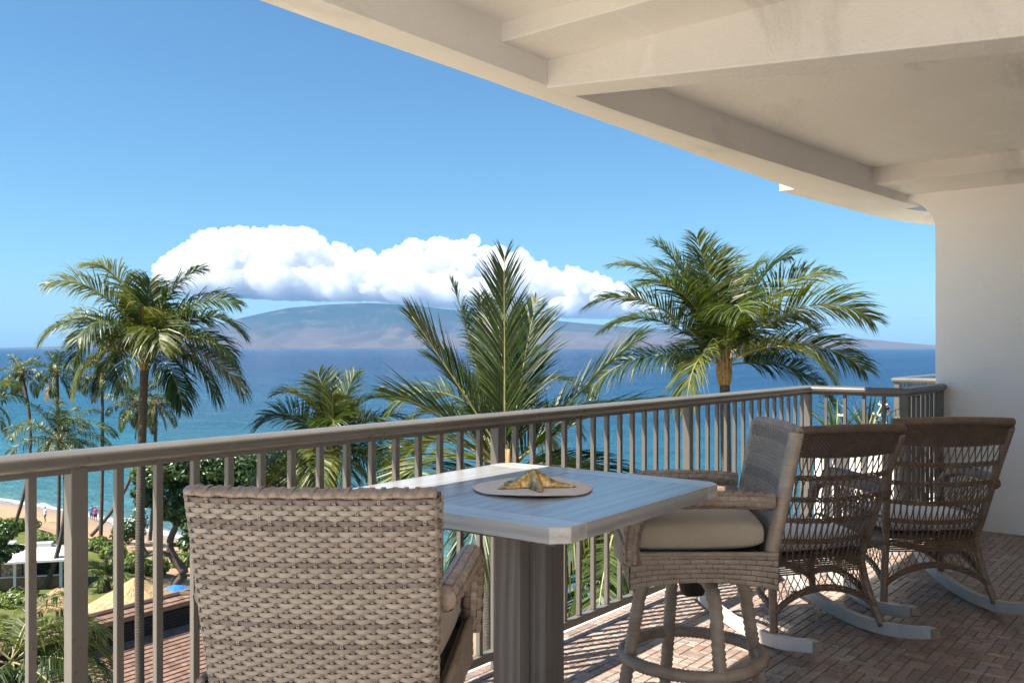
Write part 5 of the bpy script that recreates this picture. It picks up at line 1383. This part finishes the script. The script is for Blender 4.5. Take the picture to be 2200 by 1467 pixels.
for k in range(7):
    z = -11.28 + 0.15*k; p = RP(-1.3, 0.07, z)
    lv = MB().box(-6.6,6.6,-0.05,0.05,-0.045,0.045).build('louvre', simple('dark_brown_stain', (0.035,0.022,0.016), 0.7, 0.2, 5, 0.2, 30) if k == 0 else bpy.data.materials['dark_brown_stain'], pav)
    lv.location = p; lv.rotation_euler = (R(35), 0, R(4))
uL, uR = RP(-8.4,-0.12,-10.36), RP(5.9,-0.12,-10.36); rL, rR = RP(-8.4,0.50,-10.10), RP(4.6,0.50,-10.10); bL, bR = RP(-8.4,1.15,-10.36), RP(5.9,1.15,-10.36)
up_o = MB().add([uL,uR,rR,rL,bR,bL,uL-Vector((0,0,.14)),uR-Vector((0,0,.14)),bR-Vector((0,0,.14)),bL-Vector((0,0,.14))], [(0,1,2,3),(1,4,2),(3,2,4,5),(0,6,7,1),(1,7,8,4),(9,8,7,6),(0,3,5,9,6)]).build('upper_roof_deck', M_TIMBER, pav)
shing = []
def lay(p0, p1, p2, p3=None, rowh=0.24, wdt=0.30):
    """courses of shingles on a roof face; p0,p1 eaves edge, p2 (and p3) upper edge"""
    p3 = p3 if p3 is not None else p2
    ev = (p1-p0).normalized(); n = (p1-p0).cross(p3-p0).normalized()
    if n.z < 0: n = -n
    upv = (p3-p0) - ev*(p3-p0).dot(ev); H = upv.length; upv.normalize(); rows = int(H/rowh)
    for j in range(rows):
        f0 = j*rowh/H; a0 = p0.lerp(p3, f0); a1 = p1.lerp(p2, f0); b0_ = p0.lerp(p3, (j+1)*rowh/H); L_ = (a1-a0).length
        nn_ = int(L_/wdt); st = (j%2)*0.5*wdt
        for i in range(nn_+1):
            s0 = i*wdt - st; s1 = s0 + wdt - 0.012
            s0 = max(0, s0); s1 = min(L_, s1)
            if s1-s0 < 0.05: continue
            shing.append((a0 + ev*(0.5*(s0+s1)), ev, upv, n, s1-s0))
lay(BL, BR_, TR, TL, 0.24); lay(uL, uR, rR, rL, 0.24); lay(uR, bR, rR, None, 0.24)
def sh_geo(w): 
    h, t = 0.30, 0.035
    return [(-w/2,-0.01,0.0),(w/2,-0.01,0.0),(w/2,h,0.0),(-w/2,h,0.0),(-w/2,-0.01,t+0.03),(w/2,-0.01,t+0.03),(w/2,h,0.012),(-w/2,h,0.012)], [(4,5,6,7),(0,1,5,4),(1,2,6,5),(3,0,4,7)]
def px_of(p):
    q = p + Vector(pav.location) - EYE; d = q.dot(FWD); return (1100+FPX*q.dot(RGT)/d, 746-FPX*q.z/d, d) if d > 1 else (-999,0,1)
def sh_key(s):
    x, y, d = px_of(s[0]); q = (s[0]+Vector(pav.location)-EYE).normalized()
    return (1 if 180 < x < 480 and 1290 < y < 1475 else 0)*(-q.dot(s[3]))/d**2
shing.sort(key=lambda s: -max(0, sh_key(s)))
v_, f_ = sh_geo(0.288); sme = bpy.data.meshes.new('shingle'); sme.from_pydata(v_, [], f_); sme.materials.append(M_SHING)
rest = MB()
for i, (p, ev, upv, n, w) in enumerate(shing):
    M4 = Matrix((ev, upv, n)).transposed().to_4x4(); M4.translation = p + n*0.02
    if i < 300 and abs(w-0.288) < 0.002:
        o = bpy.data.objects.new('shingle', sme); COL.objects.link(o); o.parent = under_o; o.matrix_local = M4
    else:
        v2, f2 = sh_geo(w); rest.add([M4 @ Vector(q) for q in v2], f2)
tag(rest.build('shingle_field', M_SHING, under_o), kind='stuff')
for a, b2 in ((rL, rR), (rR, uR), (rR, bR)):
    MB().tube([a+Vector((0,0,0.05)), b2+Vector((0,0,0.05))], 0.12, 6).build('ridge_cap', M_SHING, up_o)

# people ------------------------------------------------------------------------------
M_SKIN = simple('skin', (0.42,0.24,0.16), 0.55, 0.08, 20, 0, 1)
M_HAIR = simple('dark_hair', (0.03,0.022,0.018), 0.6, 0.2, 40, 0, 1)
def person(label, loc, face, h, pose, top, bottom, group=None):
    p = empty('person', loc, face); tag(p, label, 'person', group); k = h/1.72
    st = pose.get('stride', 0.12); ar = pose.get('arm', 0.10); lean = pose.get('lean', 0.0)
    J = {'pel':(0,0,0.93),'sp':(0,lean*0.4,1.12),'ch':(0,lean*0.8,1.34),'nk':(0,lean,1.48),'hd':(0,lean*1.1,1.60),'ht':(0,lean*1.1,1.70),
         'hl':(-0.09,0,0.90),'kl':(-0.10,st*0.6+0.02,0.50),'al':(-0.10,st-0.03,0.09),'tl':(-0.10,st+0.12,0.03),
         'hr':(0.09,0,0.90),'kr':(0.10,-st*0.4+0.03,0.50),'arr':(0.10,-st-0.03,0.09),'tr':(0.10,-st+0.12,0.03),
         'sl':(-0.19,lean*0.85,1.40),'el':(-0.25,lean*0.8-ar,1.13),'wl':(-0.24,lean+ar*0.8+0.05,0.90),'fl':(-0.235,lean+ar+0.07,0.81),
         'sr':(0.19,lean*0.85,1.40),'er':(0.25,lean*0.8+ar*0.4,1.13),'wr':(0.25,lean+ar*1.4+0.05,0.92),'fr':(0.245,lean+ar*1.5+0.08,0.83)}
    rad = {'pel':(.135,.10),'sp':(.125,.095),'ch':(.15,.10),'nk':(.05,.05),'hd':(.078,.09),'ht':(.055,.065),'hl':(.085,.085),'kl':(.055,.055),'al':(.037,.037),'tl':(.04,.025),'hr':(.085,.085),'kr':(.055,.055),'arr':(.037,.037),'tr':(.04,.025),
           'sl':(.055,.055),'el':(.04,.04),'wl':(.027,.027),'fl':(.03,.018),'sr':(.055,.055),'er':(.04,.04),'wr':(.027,.027),'fr':(.03,.018)}
    E = [('pel','sp'),('sp','ch'),('ch','nk'),('nk','hd'),('hd','ht'),('pel','hl'),('hl','kl'),('kl','al'),('al','tl'),('pel','hr'),('hr','kr'),('kr','arr'),('arr','tr'),('ch','sl'),('sl','el'),('el','wl'),('wl','fl'),('ch','sr'),('sr','er'),('er','wr'),('wr','fr')]
    names = list(J); me = bpy.data.meshes.new('body'); me.from_pydata([tuple(c_*k for c_ in J[q]) for q in names], [(names.index(a), names.index(b2)) for a, b2 in E], [])
    o = bpy.data.objects.new('body', me); COL.objects.link(o); o.parent = p
    sk = o.modifiers.new('skin', 'SKIN')
    for i, q in enumerate(names):
        sv_ = me.skin_vertices[0].data[i]; sv_.radius = (rad[q][0]*k, rad[q][1]*k); sv_.use_root = (q == 'pel')
    sb = o.modifiers.new('sub', 'SUBSURF'); sb.levels = 1; sb.render_levels = 1
    me.materials.append(M_SKIN); sk.use_smooth_shade = True
    hr_ = MB(); hr_.loft([[((0.088*math.sin(t))*math.cos(a)*k, (lean*1.1-0.015 + 0.10*math.sin(t)*math.sin(a))*k, (1.63+0.10*math.cos(t))*k) for a in [2*math.pi*i/10 for i in range(10)]] for t in (0.05,0.5,1.0,1.45,1.75)], True, False); hr_.build('hair', M_HAIR, p, True)
    sh = MB(); sh.loft([[(r_*math.cos(a)*k, (y_ + ry_*math.sin(a))*k, z*k) for a in [2*math.pi*i/14 for i in range(14)]] for z, r_, ry_, y_ in ((0.90,.185,.145,0),(1.0,.165,.13,lean*.2),(1.15,.155,.125,lean*.45),(1.32,.19,.135,lean*.75),(1.42,.20,.12,lean*.9),(1.475,.09,.075,lean))], True, False); sh.build('shirt', top, p, True)
    for sx_, kn, an in ((-1,'kl','al'),(1,'kr','arr')):
        h_ = Vector(J['hl' if sx_ < 0 else 'hr']); q = Vector(J[kn]); e = h_.lerp(q, 0.92)
        MB().tube([Vector((sx_*0.08,0,0.98))*k, h_*k, e*k], [.115*k,.115*k,.085*k], 10).build('shorts', bottom, p, True)
    for sx_, a, b2 in ((-1,'sl','el'),(1,'sr','er')):
        MB().tube([Vector(J[a])*k, Vector(J[a]).lerp(Vector(J[b2]),0.6)*k], [.075*k,.062*k], 8).build('sleeve', top, p, True)
    return p
CL = lambda n, c_: simple(n, c_, 0.8, 0.1, 20, 0.2, 60)
M_BLUEC, M_PINKC, M_BLACKC, M_WHITEC, M_NAVYC = CL('blue_cloth',(0.04,0.22,0.45)), CL('pink_cloth',(0.48,0.08,0.16)), CL('black_cloth',(0.02,0.02,0.022)), CL('white_cloth',(0.72,0.72,0.72)), CL('navy_cloth',(0.03,0.05,0.12))
def on_beach(px, py):
    p = at_z(px, py, -17.9)
    for _ in range(4): p = at_z(px, py, beach_z(p.x, p.y) - 0.02)
    return p
q = on_beach(197, 1118); person('person in blue walking along the wet sand', q, R(150), 1.75, {'stride':0.16}, M_BLUEC, M_BLUEC)
q2 = on_beach(205, 1120); person('person in pink walking beside the one in blue', q2, R(150), 1.66, {'stride':0.10}, M_PINKC, M_NAVYC)
bd = empty('bodyboard', q2 + Vector((0.30,-0.30,0.45)), R(150)); tag(bd, 'pink and white bodyboard carried by the person in pink', 'bodyboard')
MB().prism([(-0.03,-0.22),(0.03,-0.22),(0.03,0.22),(-0.03,0.22)], 0.0, 0.95).build('deck', M_PINKC, bd, bevel=0.02)
MB().box(-0.034,0.034,-0.10,0.10,0.2,0.75).build('stripe', M_WHITEC, bd)
q = on_beach(97, 1122); person('person in white on the sand left of the leaning trunk', q, R(80), 1.7, {'stride':0.08}, M_WHITEC, M_BLUEC)
p = at_z(116, 1252, ZG); person('person in black leaning over the stall counter', p, R(30), 1.75, {'lean':0.22,'arm':0.15}, M_BLACKC, M_BLACKC)
p = at_z(140, 1247, ZG); person('person in pale blue shirt standing right of the stall', p, R(120), 1.75, {'stride':0.05}, CL('pale_blue_cloth',(0.35,0.42,0.55)), M_BLACKC)
p = at_z(47, 1243, ZG); person('person in black between the two stalls', p, R(60), 1.7, {'stride':0.05}, M_BLACKC, M_BLACKC)

# beach cart and umbrella by the thatched hut ------------------------------------------
b0 = at_z(378, 1308, ZG); uo = empty('umbrella', b0); tag(uo, 'bright blue beach umbrella beside the thatched hut', 'umbrella')
MB().tube([(0,0,-0.1),(0,0,1.55)], 0.025, 8).build('pole', M_WPAINT, uo, True)
mb = MB(); mb.loft([[(r_*math.cos(2*math.pi*i/8), r_*math.sin(2*math.pi*i/8), z) for i in range(8)] for r_, z in ((0.03,1.62),(0.45,1.50),(0.85,1.28),(0.86,1.20))], True, False); mb.build('canopy', CL('blue_canvas',(0.01,0.13,0.42)), uo)
b0 = at_z(396, 1312, ZG); ca = empty('beach_cart', b0, stall_rot); tag(ca, 'dark covered cart parked right of the blue umbrella', 'cart')
MB().box(-0.75,0.75,-0.4,0.4,0.35,1.15).build('body', M_DARKIN, ca, bevel=0.03)
MB().loft([[(x, -0.5, 1.16+0.22*(1-(x/0.85)**2)) for x in [-0.85+1.7*k/8 for k in range(9)]], [(x, 0.5, 1.16+0.22*(1-(x/0.85)**2)) for x in [-0.85+1.7*k/8 for k in range(9)]]], closed=False)
mb = MB(); mb.loft([[(x, y, 1.17+0.22*(1-(x/0.85)**2)+dz) for x in [-0.85+1.7*k/8 for k in range(9)]] for y, dz in ((-0.5,0),(0.5,0))], closed=False); mb.build('cover', simple('grey_green_canvas',(0.10,0.11,0.10),0.8,0.1,6,0.2,30), ca, True)
for sx_ in (-0.55,0.55):
    for sy_ in (-0.41,0.41): MB().tube([(sx_,sy_-0.03,0.2),(sx_,sy_+0.03,0.2)], 0.2, 14).build('wheel', M_BLACKMETAL, ca)

# boats -----------------------------------------------------------------------------
def hull(mb, L, W, H, z0=0.0, n=12):
    rings = []
    for k in range(n+1):
        t = k/n; w = W*0.5*(math.sin(min(1, t*1.9)*math.pi/2))**0.8*(1-0.15*t) if t > 0 else 0.01; y = L*(0.5-t); sh = 0.22*H*(1-t)**2
        rings.append([(-w,y,z0+H+sh),(-w*0.8,y,z0+H*0.4),(0,y,z0-0.15),(w*0.8,y,z0+H*0.4),(w,y,z0+H+sh),(w*0.88,y,z0+H*0.8+sh),(0,y,z0+H*0.7),(-w*0.88,y,z0+H*0.8+sh)])
    mb.loft(rings)
M_HULLW = simple('white_hull', (0.80,0.80,0.78), 0.35, 0.04, 2, 0, 1); M_HULLP = simple('faded_red_hull', (0.50,0.26,0.24), 0.5, 0.15, 2, 0, 1); M_YEL = simple('yellow_hull', (0.75,0.50,0.02), 0.4, 0.08, 2, 0, 1)
b0 = at_z(822, 836, ZS); bo = empty('motorboat', b0, math.atan2(RGT.y,RGT.x)-R(70)); tag(bo, 'small reddish boat far out on the water, left of centre', 'boat')
mb = MB(); hull(mb, 4.6, 1.8, 0.9); mb.build('hull', M_HULLP, bo)
MB().box(-0.5,0.5,-0.9,0.4,0.72,1.35).build('cabin', M_HULLW, bo, bevel=0.08)
b0 = at_z(844, 832, ZS); by = empty('mooring_buoy', b0); tag(by, 'white mooring buoy right of the small reddish boat', 'buoy')
MB().loft([[(0.42*math.sin(t)*math.cos(a), 0.42*math.sin(t)*math.sin(a), 0.25+0.42*math.cos(t)) for a in [2*math.pi*i/12 for i in range(12)]] for t in [0.05+3.0*k/8 for k in range(9)]]).build('float', M_HULLW, by, True)
MB().tube([(0,0,0.6),(0,0,0.95)], 0.04, 6).build('stick', M_HULLW, by)
b0 = at_z(1272, 864, ZS); bo = empty('motorboat', b0, math.atan2(RGT.y,RGT.x)-R(80)); tag(bo, 'white boat on the water between the middle and right palms', 'boat')
mb = MB(); hull(mb, 4.2, 1.8, 0.75); mb.build('hull', M_HULLW, bo)
MB().box(-0.6,0.6,-0.7,0.6,0.55,1.15).build('cabin', M_HULLW, bo, bevel=0.1); MB().box(-0.8,0.8,-1.0,0.7,1.55,1.62).build('canopy', M_HULLW, bo)
for sx_ in (-0.7,0.7): MB().tube([(sx_,0.5,0.6),(sx_,0.5,1.56)], 0.03, 5).build('strut', M_HULLW, bo)
b0 = at_z(866, 968, ZS); bo = empty('catamaran', b0, math.atan2(RGT.y,RGT.x)-R(60)); tag(bo, 'yellow-hulled tour catamaran behind the balusters left of centre', 'boat')
for sx_ in (-1.0, 1.0):
    mb = MB(); hull(mb, 4.6, 0.8, 0.75); h_o = mb.build('hull', M_YEL, bo); h_o.location = (sx_,0,0)
MB().box(-1.3,1.3,-1.8,1.2,0.80,0.92).build('deck', M_HULLW, bo); MB().box(-1.2,1.2,-1.6,0.6,2.05,2.15).build('canopy', M_HULLW, bo, bevel=0.02)
for sx_ in (-1.1,1.1):
    for sy_ in (-1.5,0.5): MB().tube([(sx_,sy_,0.9),(sx_,sy_,2.06)], 0.04, 6).build('post', M_HULLW, bo)
MB().box(-0.5,0.5,-0.9,0.1,0.925,1.5).build('console', M_HULLW, bo, bevel=0.06)
